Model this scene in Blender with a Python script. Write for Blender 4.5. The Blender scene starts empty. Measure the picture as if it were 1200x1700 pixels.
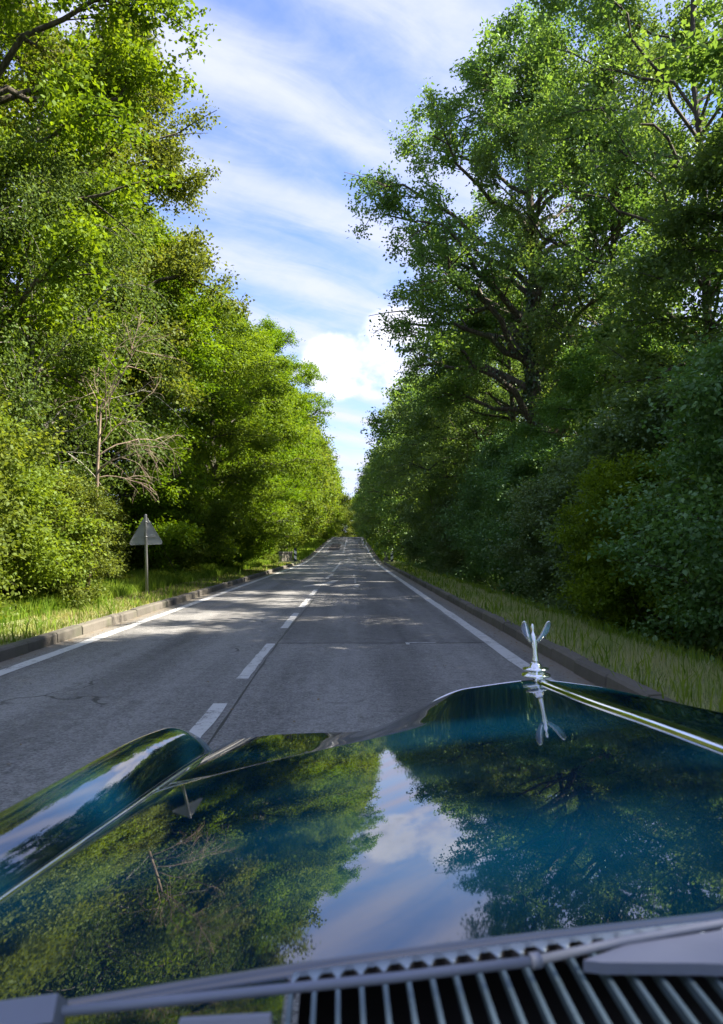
import bpy, math
import numpy as np
from mathutils import Vector

S = bpy.context.scene
COL = S.collection
R = math.radians

# ------------------------------------------------------------------ camera
CAM_H = 1.35
FPX = 1290.0                      # focal length in pixels of a 1200 x 1700 picture
PITCH, YAW = R(2.53), R(0.71)
cam_d = bpy.data.cameras.new('camera')
cam = bpy.data.objects.new('camera', cam_d)
COL.objects.link(cam)
cam.location = (0, 0, CAM_H)
cam.rotation_euler = (R(90) + PITCH, 0, -YAW)
cam_d.sensor_fit = 'VERTICAL'
cam_d.sensor_height = 36
cam_d.lens = 36 * FPX / 1700
cam_d.clip_start = 0.02
cam_d.clip_end = 3000
cam_d.dof.use_dof = True
cam_d.dof.focus_distance = 5.0
cam_d.dof.aperture_fstop = 11.0
S.camera = cam

# ------------------------------------------------------------------ world, sun, exposure
SUN_EL, SUN_AZ = R(47), R(93)     # azimuth clockwise from +Y (the way the road runs)
S.view_settings.view_transform = 'Standard'
S.view_settings.look = 'None'
S.view_settings.gamma = 1
S.view_settings.use_curve_mapping = False
S.view_settings.exposure = 2.3
W = bpy.data.worlds.new('World')
S.world = W
W.use_nodes = True
S.cycles.use_denoising = True
S.cycles.max_bounces = 10
S.cycles.diffuse_bounces = 7
S.cycles.glossy_bounces = 3
S.cycles.transmission_bounces = 7
S.cycles.transparent_max_bounces = 4
S.cycles.sample_clamp_indirect = 6


class G:
    """small node-graph helper"""
    def __init__(s, nt):
        s.nt = nt
        nt.nodes.clear()

    def n(s, typ, ins=None, **kw):
        nd = s.nt.nodes.new(typ)
        for k, v in kw.items():
            setattr(nd, k, v)
        for k, v in (ins or {}).items():
            sock = nd.inputs[k]
            if isinstance(v, bpy.types.NodeSocket):
                s.nt.links.new(v, sock)
            elif isinstance(v, bpy.types.Node):
                s.nt.links.new(v.outputs[0], sock)
            else:
                sock.default_value = v
        return nd

    def m(s, op, a, b=0.0, c=0.0, clamp=False):
        nd = s.n('ShaderNodeMath', {0: a, 1: b, 2: c}, operation=op)
        nd.use_clamp = clamp
        return nd.outputs[0]

    def ss(s, v, lo, hi, a=0.0, b=1.0):
        nd = s.n('ShaderNodeMapRange', {0: v, 1: lo, 2: hi, 3: a, 4: b}, interpolation_type='SMOOTHSTEP')
        return nd.outputs[0]

    def mix(s, f, a, b, mode='MIX'):
        nd = s.n('ShaderNodeMix', None, data_type='RGBA', blend_type=mode)
        for k, v in ((0, f), (6, a), (7, b)):
            if isinstance(v, bpy.types.NodeSocket):
                s.nt.links.new(v, nd.inputs[k])
            else:
                nd.inputs[k].default_value = v if k == 0 or len(v) == 4 else (*v, 1)
        return nd.outputs[2]

    def noise(s, vec, scale, detail=4, rough=0.55, dist=0.0):
        nd = s.n('ShaderNodeTexNoise', {'Scale': scale, 'Detail': detail, 'Roughness': rough, 'Distortion': dist})
        if vec is not None:
            s.nt.links.new(vec, nd.inputs['Vector'])
        return nd.outputs[0]

    def vmul(s, vec, xyz):
        return s.n('ShaderNodeVectorMath', {0: vec, 1: xyz}, operation='MULTIPLY').outputs[0]

    def dot(s, vec, xyz):
        return s.n('ShaderNodeVectorMath', {0: vec, 1: xyz}, operation='DOT_PRODUCT').outputs['Value']


def rgb(*c):
    return (c[0], c[1], c[2], 1.0)


def sky_world():
    g = G(W.node_tree)
    sky = g.n('ShaderNodeTexSky', sky_type='NISHITA', sun_disc=False, sun_elevation=SUN_EL,
              sun_rotation=SUN_AZ, air_density=1.0, dust_density=0.6, ozone_density=2.0)
    d = g.n('ShaderNodeTexCoord').outputs['Generated']
    sp = g.n('ShaderNodeSeparateXYZ', {0: d})
    z = g.m('ADD', g.m('MAXIMUM', sp.outputs[2], 0.0), 0.12)
    px = g.m('DIVIDE', sp.outputs[0], z)
    py = g.m('DIVIDE', sp.outputs[1], z)
    P = g.n('ShaderNodeCombineXYZ', {0: px, 1: py, 2: 0.0}).outputs[0]
    al = g.dot(P, (0.79, 0.61, 0))          # along the cloud streets
    ac = g.dot(P, (-0.61, 0.79, 0))         # across them
    Q = g.n('ShaderNodeCombineXYZ', {0: al, 1: ac, 2: 0.0}).outputs[0]
    warp = g.noise(g.vmul(Q, (0.9, 1.2, 1)), 1.3, 3)
    ph = g.m('MULTIPLY', g.m('ADD', g.m('SUBTRACT', ac, 1.14), g.m('MULTIPLY', g.m('SUBTRACT', warp, 0.5), 0.26)), 2 * math.pi / 0.32)
    band = g.m('MULTIPLY_ADD', g.m('COSINE', ph), 0.5, 0.5)
    big = g.noise(g.vmul(Q, (0.5, 1.5, 1)), 1.6, 3, 0.5)
    fine = g.noise(g.vmul(Q, (1.0, 2.4, 1)), 3.2, 9, 0.62, 0.6)
    rip = g.noise(g.vmul(Q, (2.2, 1.1, 1)), 9.0, 6, 0.6)
    v = g.m('ADD', g.m('MULTIPLY', band, 0.25), g.m('MULTIPLY', big, 0.50))
    v = g.m('ADD', v, g.m('MULTIPLY', fine, 0.58))
    v = g.m('ADD', v, g.m('MULTIPLY', rip, 0.14))
    cirrus = g.ss(v, 0.36, 1.04, 0.05, 0.93)
    low = g.ss(sp.outputs[2], 0.04, 0.30, 0.30, 0.0)      # thicker veil low down
    cirrus = g.m('ADD', cirrus, low, clamp=True)
    # heaped cloud low over the road end, and its like all round the horizon
    cn = g.noise(g.vmul(d, (1, 1, 1.35)), 11.0, 9, 0.56)
    cn2 = g.noise(g.vmul(d, (1, 1, 1.5)), 2.6, 2, 0.5)

    def blob(az, el, r0, r1):
        t = (math.sin(az) * math.cos(el), math.cos(az) * math.cos(el), math.sin(el))
        c = g.dot(d, t)
        return g.ss(c, math.cos(r1), math.cos(r0))
    heap = g.m('MAXIMUM', blob(R(4.2), R(13.6), R(0.0), R(4.8)), g.m('MULTIPLY', blob(R(-1.2), R(13.2), R(0.0), R(3.0)), 0.85))
    elw = g.m('MULTIPLY', g.ss(sp.outputs[2], 0.02, 0.10), g.ss(sp.outputs[2], 0.34, 0.16))
    ring = g.m('MULTIPLY', g.ss(cn2, 0.50, 0.68), elw)
    hv = g.m('ADD', g.m('MULTIPLY', heap, 0.46), g.m('MULTIPLY', g.m('SUBTRACT', cn, 0.5), 2.7))
    cum = g.m('MULTIPLY', g.ss(hv, 0.08, 0.62), g.ss(heap, 0.0, 0.35))
    body = g.ss(hv, 0.34, 0.80)
    shade = g.noise(g.vmul(d, (1, 1, 1.8)), 6.0, 5, 0.5)
    grey = g.m('MULTIPLY', body, g.ss(shade, 0.42, 0.62))
    skyc = g.mix(1.0, sky.outputs[0], rgb(0.68, 0.80, 1.08), 'MULTIPLY')
    c1 = g.mix(cirrus, skyc, rgb(3.2, 3.35, 4.6))
    ccol = g.mix(grey, rgb(4.9, 4.9, 5.6), rgb(2.7, 2.9, 3.8))
    c2 = g.mix(cum, c1, ccol)
    bg = g.n('ShaderNodeBackground', {'Color': c2, 'Strength': 0.060})
    g.n('ShaderNodeOutputWorld', {'Surface': bg})


sky_world()
sun_d = bpy.data.lights.new('sun', 'SUN')
sun_d.energy = 4.2
sun_d.angle = R(0.53)
sun_d.color = (1.0, 0.90, 0.74)
sun = bpy.data.objects.new('sun', sun_d)
COL.objects.link(sun)
to_sun = Vector((math.sin(SUN_AZ) * math.cos(SUN_EL), math.cos(SUN_AZ) * math.cos(SUN_EL), math.sin(SUN_EL)))
sun.rotation_euler = to_sun.to_track_quat('Z', 'Y').to_euler()
sun.location = (60, 20, 60)

# ------------------------------------------------------------------ helpers


def mat(name):
    m = bpy.data.materials.new(name)
    m.use_nodes = True
    return m, G(m.node_tree)


def finish(g, surf, disp=None):
    ins = {'Surface': surf}
    g.n('ShaderNodeOutputMaterial', ins)


def pbsdf(g, **kw):
    return g.n('ShaderNodeBsdfPrincipled', {k.replace('_', ' '): v for k, v in kw.items()})


def mesh_np(name, verts, faces, mats=(), smooth=False, midx=None):
    """faces: int array (n,3) or (n,4), or a python list of tuples"""
    me = bpy.data.meshes.new(name)
    verts = np.asarray(verts, dtype=np.float32)
    if isinstance(faces, np.ndarray):
        k = faces.shape[1]
        me.vertices.add(len(verts))
        me.vertices.foreach_set('co', verts.ravel())
        me.loops.add(faces.size)
        me.loops.foreach_set('vertex_index', faces.ravel().astype(np.int32))
        me.polygons.add(len(faces))
        me.polygons.foreach_set('loop_start', np.arange(0, faces.size, k, dtype=np.int32))
        me.update(calc_edges=True)
    else:
        me.from_pydata([tuple(map(float, v)) for v in verts], [], faces)
        me.update()
    for m in mats:
        me.materials.append(m)
    if midx is not None:
        me.polygons.foreach_set('material_index', np.asarray(midx, dtype=np.int32))
    if smooth:
        me.polygons.foreach_set('use_smooth', np.ones(len(me.polygons), dtype=bool))
    return me


def link(name, data, parent=None, loc=None, rot=None, **props):
    o = bpy.data.objects.new(name, data)
    COL.objects.link(o)
    if parent is not None:
        o.parent = parent
    if loc is not None:
        o.location = loc
    if rot is not None:
        o.rotation_euler = rot
    for k, v in props.items():
        o[k] = v
    return o


def thing(name, label, cat, loc=(0, 0, 0), rz=0.0, group=None, data=None):
    o = link(name, data, None, loc, (0, 0, rz), label=label, category=cat)
    if group:
        o['group'] = group
    return o


class MB:
    """collects simple solids into one mesh"""
    def __init__(s):
        s.v, s.f = [], []

    def add(s, v, f):
        b = len(s.v)
        s.v += [tuple(p) for p in v]
        s.f += [tuple(i + b for i in q) for q in f]
        return s

    def box(s, x0, x1, y0, y1, z0, z1):
        v = [(x, y, z) for z in (z0, z1) for y in (y0, y1) for x in (x0, x1)]
        return s.add(v, [(0, 2, 3, 1), (4, 5, 7, 6), (0, 1, 5, 4), (2, 6, 7, 3), (0, 4, 6, 2), (1, 3, 7, 5)])

    def tube(s, pts, rad, n=8, cap=True, flat=1.0):
        pts = [Vector(p) for p in pts]
        rad = rad if hasattr(rad, '__len__') else [rad] * len(pts)
        v, f = [], []
        for i, p in enumerate(pts):
            t = (pts[min(i + 1, len(pts) - 1)] - pts[max(i - 1, 0)]).normalized()
            a = t.cross(Vector((0, 0, 1)))
            if a.length < 0.05:
                a = Vector((1, 0, 0))
            a.normalize()
            b = a.cross(t)
            for k in range(n):
                q = 2 * math.pi * k / n
                v.append(p + a * (rad[i] * math.cos(q)) + b * (rad[i] * flat * math.sin(q)))
        for i in range(len(pts) - 1):
            for k in range(n):
                f.append((i * n + k, i * n + (k + 1) % n, (i + 1) * n + (k + 1) % n, (i + 1) * n + k))
        if cap:
            f.append(tuple(range(n)))
            f.append(tuple(reversed(range((len(pts) - 1) * n, len(pts) * n))))
        return s.add(v, f)

    def lathe(s, prof, n=20, c=(0, 0)):
        v, f = [], []
        for r, z in prof:
            for k in range(n):
                q = 2 * math.pi * k / n
                v.append((c[0] + r * math.cos(q), c[1] + r * math.sin(q), z))
        for i in range(len(prof) - 1):
            for k in range(n):
                f.append((i * n + k, i * n + (k + 1) % n, (i + 1) * n + (k + 1) % n, (i + 1) * n + k))
        f.append(tuple(reversed(range(n))))
        f.append(tuple(range((len(prof) - 1) * n, len(prof) * n)))
        return s.add(v, f)

    def mesh(s, name, m, smooth=False):
        return mesh_np(name, s.v, s.f, [m], smooth)


def sm(x, a, b):
    t = np.clip((np.asarray(x, float) - a) / (b - a), 0, 1)
    return t * t * (3 - 2 * t)


def smooth_curve(xs, ys, width, lo, hi, n):
    t = np.linspace(lo, hi, n)
    y = np.interp(t, xs, ys)
    k = max(3, int(width / (t[1] - t[0])))
    ker = np.hanning(k + 2)
    ker /= ker.sum()
    yp = np.pad(y, (len(ker) // 2, len(ker) - 1 - len(ker) // 2), mode='reflect', reflect_type='odd')
    return t, np.convolve(yp, ker, mode='valid')


_ty, _tz = smooth_curve([-80, 58, 75, 104, 140, 170, 185, 200, 240, 400, 900],
                        [0, 0.0, .28, 1.32, 2.6, 3.4, 3.55, 3.4, 2.2, -4, -6], 22, -80, 900, 2000)


def zr(y):
    """height of the road along its length"""
    return np.interp(y, _ty, _tz)


# ------------------------------------------------------------------ materials
def leaf_mat(name, dark, light, trans=0.5, gloss=0.05, rough=0.42, warm=(0.20, 0.22, 0.03)):
    m, g = mat(name)
    at = g.n('ShaderNodeAttribute', attribute_name='tone').outputs['Fac']
    oi = g.n('ShaderNodeObjectInfo').outputs['Random']
    c = g.mix(at, dark, light)
    c = g.mix(g.ss(at, 0.80, 1.0, 0.0, 0.35), c, warm)
    hs = g.n('ShaderNodeHueSaturation', {'Hue': g.m('MULTIPLY_ADD', oi, 0.03, 0.485), 'Saturation': g.m('MULTIPLY_ADD', oi, 0.18, 0.90),
                                         'Value': g.m('MULTIPLY_ADD', oi, 0.3, 0.86), 'Color': c})
    tc = g.mix(1.0, hs.outputs[0], rgb(1.35, 1.30, 0.55), 'MULTIPLY')
    df = g.n('ShaderNodeBsdfDiffuse', {'Color': hs})
    tr = g.n('ShaderNodeBsdfTranslucent', {'Color': tc})
    mx = g.n('ShaderNodeMixShader', {0: trans, 1: df, 2: tr})
    gl = g.n('ShaderNodeBsdfGlossy', {'Color': rgb(0.75, 0.95, 0.8), 'Roughness': rough})
    finish(g, g.n('ShaderNodeMixShader', {0: gloss, 1: mx, 2: gl}))
    return m


def bark_mat(name, a, b, scale=14):
    m, g = mat(name)
    co = g.n('ShaderNodeTexCoord').outputs['Object']
    n1 = g.noise(g.vmul(co, (1, 1, 0.22)), scale, 6, 0.65)
    n2 = g.noise(co, 1.6, 3)
    c = g.mix(g.ss(n1, 0.35, 0.68), a, b)
    c = g.mix(g.ss(n2, 0.5, 0.72, 0, 0.5), c, rgb(0.05, 0.075, 0.03))
    bp = g.n('ShaderNodeBump', {'Strength': 0.7, 'Distance': 0.03, 'Height': n1})
    finish(g, pbsdf(g, Base_Color=c, Roughness=0.9, Normal=bp.outputs[0]))
    return m


M_oakleaf = leaf_mat('oak_leaf', rgb(.072, .122, .012), rgb(.190, .255, .022), gloss=.014, rough=.55)
M_beechleaf = leaf_mat('hornbeam_leaf', rgb(.070, .120, .013), rgb(.180, .245, .024), gloss=.014, rough=.55)
M_shadeleaf = leaf_mat('shade_leaf', rgb(.070, .145, .040), rgb(.155, .250, .062), trans=0.5, gloss=0.03, rough=.5)
M_shrubleaf = leaf_mat('shrub_leaf', rgb(.058, .126, .038), rgb(.135, .225, .062), trans=0.42, gloss=0.06, rough=0.5)
M_birchleaf = leaf_mat('birch_leaf', rgb(.055, .100, .022), rgb(.125, .185, .036), trans=0.46, gloss=0.012, rough=.55)
M_ivyleaf = leaf_mat('ivy_leaf', rgb(.022, .055, .018), rgb(.060, .105, .030), trans=0.2, gloss=0.10, rough=0.35)
M_bark = bark_mat('oak_bark', rgb(.035, .028, .020), rgb(.13, .11, .085))
M_darkbark = bark_mat('dark_bark', rgb(.025, .021, .017), rgb(.085, .072, .058))
M_birchbark = bark_mat('birch_bark', rgb(.10, .09, .075), rgb(.42, .40, .36), 5)
M_deadwood = bark_mat('dead_wood', rgb(.13, .095, .07), rgb(.31, .245, .185), 10)


def grass_mat(name, a, b, dry, trans=0.4):
    m, g = mat(name)
    at = g.n('ShaderNodeAttribute', attribute_name='tone').outputs['Fac']
    co = g.n('ShaderNodeTexCoord').outputs['Object']
    c = g.mix(at, a, b)
    n = g.noise(co, 0.9, 4, 0.6)
    c = g.mix(g.ss(g.m('ADD', n, g.m('MULTIPLY', at, 0.25)), 0.52, 0.76, 0.0, 0.8), c, dry)
    df = g.n('ShaderNodeBsdfDiffuse', {'Color': c})
    tr = g.n('ShaderNodeBsdfTranslucent', {'Color': g.mix(1.0, c, rgb(1.3, 1.25, .6), 'MULTIPLY')})
    finish(g, g.n('ShaderNodeMixShader', {0: trans, 1: df, 2: tr}))
    return m


M_vergegrass = grass_mat('verge_grass', rgb(.21, .29, .10), rgb(.38, .45, .20), rgb(.48, .46, .30))
M_mowngrass = grass_mat('mown_grass', rgb(.10, .15, .03), rgb(.22, .27, .06), rgb(.36, .32, .18))
M_tallgrass = grass_mat('tall_grass', rgb(.08, .16, .02), rgb(.19, .30, .04), rgb(.24, .32, .06), 0.5)


def ground_mat():
    m, g = mat('woodland_soil')
    co = g.n('ShaderNodeTexCoord').outputs['Object']
    sp = g.n('ShaderNodeSeparateXYZ', {0: co})
    n1 = g.noise(co, 2.2, 6, 0.65)
    n2 = g.noise(co, 30, 4, 0.7)
    soil = g.mix(n2, rgb(.022, .017, .011), rgb(.085, .066, .042))
    soil = g.mix(g.ss(n1, .48, .68), soil, rgb(.03, .05, .014))
    turf = g.mix(n2, rgb(.10, .14, .04), rgb(.26, .28, .12))
    turf = g.mix(g.ss(n1, .5, .72), turf, rgb(.17, .145, .085))
    onverge = g.m('MULTIPLY', g.ss(sp.outputs[0], -6.4, -5.6), g.ss(sp.outputs[0], 4.1, 3.5))
    far = g.m('MULTIPLY', g.m('MULTIPLY', g.ss(sp.outputs[0], -9.5, -8), g.ss(sp.outputs[0], 7.5, 6)), g.ss(sp.outputs[1], 56, 64))
    c = g.mix(g.m('MAXIMUM', onverge, far), soil, turf)
    bp = g.n('ShaderNodeBump', {'Strength': 0.6, 'Distance': 0.03, 'Height': n2})
    finish(g, pbsdf(g, Base_Color=c, Roughness=0.95, Normal=bp.outputs[0]))
    return m


def asphalt_mat():
    m, g = mat('worn_asphalt')
    co = g.n('ShaderNodeTexCoord').outputs['Object']
    sp = g.n('ShaderNodeSeparateXYZ', {0: co})
    X, Y = sp.outputs[0], sp.outputs[1]
    stone = g.n('ShaderNodeTexVoronoi', {'Vector': co, 'Scale': 62.0}, feature='F1')
    st = g.n('ShaderNodeSeparateColor', {0: stone.outputs['Color']}).outputs[0]
    fine = g.noise(co, 150, 3, 0.7)
    mid = g.noise(co, 7, 5, 0.7)
    big = g.noise(g.vmul(co, (1, 0.28, 1)), 0.9, 5, 0.6)
    streak = g.noise(g.vmul(co, (2.6, 0.10, 1)), 1.4, 4, 0.6)
    wob = g.m('MULTIPLY', g.m('SUBTRACT', g.noise(co, 3.0, 3), 0.5), 0.10)
    # renewed smoother, darker carpet in the right lane past the cross joint
    Xw, Yw = g.m('ADD', X, wob), g.m('ADD', Y, wob)
    lane = g.m('MULTIPLY', g.ss(Xw, -1.02, -0.98), g.ss(Xw, 1.84, 1.80))
    newer = g.m('MULTIPLY', lane, g.m('MULTIPLY', g.ss(Yw, 10.93, 10.97), g.ss(Yw, 47.1, 47.0)))
    amp = g.m('SUBTRACT', 1.0, g.m('MULTIPLY', newer, 0.55))
    v = g.m('MULTIPLY', g.m('SUBTRACT', st, 0.5), 0.55)
    v = g.m('ADD', v, g.m('MULTIPLY', g.m('SUBTRACT', fine, 0.5), 0.7))
    v = g.m('MULTIPLY', v, amp)
    v = g.m('ADD', v, g.m('MULTIPLY', g.m('SUBTRACT', mid, 0.5), 0.75))
    v = g.m('ADD', v, g.m('MULTIPLY', g.m('SUBTRACT', big, 0.5), 0.9))
    v = g.m('ADD', v, g.m('MULTIPLY', g.m('SUBTRACT', streak, 0.5), 0.7))
    v = g.m('ADD', v, 0.5)
    v = g.m('SUBTRACT', v, g.m('MULTIPLY', newer, 0.20))
    # paler polished wheel tracks
    def track(x0, w):
        return g.ss(g.m('ABSOLUTE', g.m('SUBTRACT', Xw, x0)), w, 0.08)
    tr = g.m('ADD', g.m('ADD', track(-2.95, .5), track(-1.75, .4)), g.m('ADD', track(-.15, .45), track(1.25, .45)))
    v = g.m('ADD', v, g.m('MULTIPLY', tr, 0.13), clamp=True)
    c = g.n('ShaderNodeValToRGB', {0: v})
    e = c.color_ramp.elements
    e[0].position, e[0].color = 0.05, rgb(.062, .063, .066)
    e[1].position, e[1].color = 0.95, rgb(.275, .275, .277)
    col = c.outputs[0]
    # pale chips of old paint and grit
    chip = g.n('ShaderNodeTexVoronoi', {'Vector': g.vmul(co, (1, 0.6, 1)), 'Scale': 4.2}, feature='F1')
    cm = g.m('MULTIPLY', g.ss(g.m('ADD', chip.outputs['Distance'], g.m('MULTIPLY', mid, 0.10)), 0.105, 0.085), 0.5)
    col = g.mix(cm, col, rgb(.30, .29, .27))
    # crazed cracks, filled dark
    ck = g.n('ShaderNodeTexVoronoi', {'Vector': g.vmul(g.n('ShaderNodeVectorMath', {0: co, 1: g.n('ShaderNodeTexNoise', {'Vector': co, 'Scale': 1.7}).outputs['Color']}, operation='ADD').outputs[0], (1, .45, 1)), 'Scale': 0.55}, feature='DISTANCE_TO_EDGE')
    crack = g.m('MULTIPLY', g.ss(ck.outputs['Distance'], 0.010, 0.003), g.ss(big, .5, .62))
    col = g.mix(g.m('MULTIPLY', crack, .75), col, rgb(.018, .018, .018))
    # oil drip line and spots in the middle of each lane
    def drip(x0):
        return g.ss(g.m('ADD', g.m('ABSOLUTE', g.m('SUBTRACT', X, x0)), g.m('MULTIPLY', g.m('SUBTRACT', mid, .5), .35)), .32, .05)
    sp1 = g.ss(g.noise(g.vmul(co, (1, .55, 1)), 2.3, 4, .6), .60, .70)
    oil = g.m('MAXIMUM', g.m('MULTIPLY', g.m('ADD', drip(.55), drip(-2.4), clamp=True), .28), g.m('MULTIPLY', sp1, .30))
    col = g.mix(oil, col, rgb(.030, .030, .031))
    # dust and soil lying in the channels by the kerbs
    dust = g.m('MAXIMUM', g.ss(g.m('ADD', X, g.m('MULTIPLY', g.m('SUBTRACT', mid, .5), .25)), 2.02, 2.34), g.ss(g.m('ADD', X, g.m('MULTIPLY', g.m('SUBTRACT', mid, .5), .25)), -3.82, -4.04))
    col = g.mix(g.m('MULTIPLY', dust, .8), col, g.mix(fine, rgb(.10, .085, .062), rgb(.24, .21, .165)))
    h = g.m('ADD', g.m('MULTIPLY', stone.outputs['Distance'], -0.5), g.m('MULTIPLY', fine, 0.5))
    bp = g.n('ShaderNodeBump', {'Strength': 0.75, 'Distance': 0.012, 'Height': h})
    finish(g, pbsdf(g, Base_Color=col, Roughness=0.72, Specular_IOR_Level=0.45, Normal=bp.outputs[0]))
    return m


def paint_mark_mat(name, c0, wear):
    m, g = mat(name)
    co = g.n('ShaderNodeTexCoord').outputs['Object']
    n1 = g.noise(co, 9, 6, 0.75)
    n2 = g.noise(co, 90, 3, 0.7)
    n3 = g.noise(co, 1.3, 3, 0.6)
    w = g.m('ADD', g.m('ADD', g.m('MULTIPLY', n1, .6), g.m('MULTIPLY', n2, .35)), g.m('MULTIPLY', n3, .25))
    c = g.mix(g.ss(w, wear, wear + .14), c0, rgb(.12, .12, .122))
    bp = g.n('ShaderNodeBump', {'Strength': 0.5, 'Distance': 0.006, 'Height': n2})
    finish(g, pbsdf(g, Base_Color=c, Roughness=0.65, Normal=bp.outputs[0]))
    return m


def concrete_mat(name, a, b, moss=0.4):
    m, g = mat(name)
    co = g.n('ShaderNodeTexCoord').outputs['Object']
    ge = g.n('ShaderNodeNewGeometry').outputs['Position']
    n1 = g.noise(ge, 5, 6, 0.7)
    n2 = g.noise(ge, 70, 3, 0.7)
    n3 = g.noise(ge, 1.3, 4, 0.6)
    oi = g.n('ShaderNodeObjectInfo').outputs['Random']
    c = g.mix(g.m('MULTIPLY_ADD', n1, .7, g.m('MULTIPLY', n2, .3)), a, b)
    c = g.mix(g.ss(n3, .48, .7, 0, moss), c, rgb(.06, .07, .035))
    c = g.mix(1.0, c, g.n('ShaderNodeCombineColor', {0: g.m('MULTIPLY_ADD', oi, .4, .78), 1: g.m('MULTIPLY_ADD', oi, .38, .78), 2: g.m('MULTIPLY_ADD', oi, .36, .78)}).outputs[0], 'MULTIPLY')
    bp = g.n('ShaderNodeBump', {'Strength': 0.6, 'Distance': 0.01, 'Height': n2})
    finish(g, pbsdf(g, Base_Color=c, Roughness=0.88, Normal=bp.outputs[0]))
    return m


def plain_mat(name, c, rough=0.5, metal=0.0, var=0.15, scale=20, **kw):
    m, g = mat(name)
    co = g.n('ShaderNodeTexCoord').outputs['Object']
    n = g.noise(co, scale, 4, 0.6)
    lo = tuple(x * (1 - var) for x in c[:3])
    hi = tuple(min(1, x * (1 + var)) for x in c[:3])
    col = g.mix(n, rgb(*lo), rgb(*hi))
    finish(g, pbsdf(g, Base_Color=col, Roughness=rough, Metallic=metal, **kw))
    return m


def car_paint_mat():
    m, g = mat('deep_blue_car_paint')
    co = g.n('ShaderNodeTexCoord').outputs['Object']
    n = g.noise(co, 260, 2, 0.5)
    dust = g.noise(co, 7, 5, 0.6)
    col = g.mix(n, rgb(.0003, .0125, .0310), rgb(.0005, .0170, .0390))
    rg = g.ss(dust, .40, .75, .012, .040)
    finish(g, pbsdf(g, Base_Color=col, Roughness=0.6, Metallic=0.0, Specular_IOR_Level=0.0, Coat_Weight=1.0, Coat_Roughness=rg, Coat_IOR=2.25))
    return m


M_ground = ground_mat()
M_asphalt = asphalt_mat()
M_line = paint_mark_mat('white_road_paint', rgb(.50, .51, .52), .61)
M_oldline = paint_mark_mat('worn_road_paint', rgb(.40, .40, .40), .58)
M_kerb = concrete_mat('kerb_concrete', rgb(.060, .056, .050), rgb(.160, .148, .128), .5)
M_wall = concrete_mat('old_concrete', rgb(.15, .14, .12), rgb(.33, .31, .27), .3)
M_patch = plain_mat('reddish_patch', rgb(.060, .050, .048), .85, 0, .35, 30)
M_patch2 = plain_mat('dark_patch', rgb(.062, .063, .066), .8, 0, .3, 40)
M_palepatch = plain_mat('pale_patch', rgb(.135, .135, .14), .8, 0, .3, 40)
M_tar = plain_mat('tar_joint', rgb(.018, .018, .018), .6, 0, .3, 40)
M_galv = plain_mat('galvanised_steel', rgb(.30, .31, .32), .5, .55, .22, 16)
M_signback = plain_mat('sign_back_aluminium', rgb(.30, .32, .34), .55, .35, .16, 9)
M_signface = plain_mat('white_sign_face', rgb(.75, .75, .73), .4, 0, .03)
M_signred = plain_mat('red_sign_border', rgb(.45, .03, .03), .4, 0, .05)
M_navy = plain_mat('navy_marker', rgb(.010, .016, .060), .45, 0, .2)
M_white = plain_mat('white_marker', rgb(.80, .81, .84), .45, 0, .06)
M_paint = car_paint_mat()
M_chrome = plain_mat('chrome', rgb(.80, .82, .84), .05, 1.0, .02)
M_brushed = plain_mat('satin_metal', rgb(.28, .34, .42), .45, .5, .08, 60)
M_bar = plain_mat('vent_bar_metal', rgb(.13, .185, .225), .45, .4, .10, 60)
M_black = plain_mat('black_rubber', rgb(.012, .012, .013), .6, 0, .2)
M_duct = plain_mat('dark_vent_tray', rgb(.034, .028, .027), .9, 0, .2)
M_wiper = plain_mat('pale_wiper_metal', rgb(.19, .21, .29), .6, .2, .06, 40)

# ------------------------------------------------------------------ ground, road, kerbs
X_EDGE_R, X_EDGE_L, X_MID = 1.95, -3.74, -1.12
X_KERB_R, X_KERB_L = 2.38, -4.10
KERB_END_R, KERB_END_L = 58.0, 55.0


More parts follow.
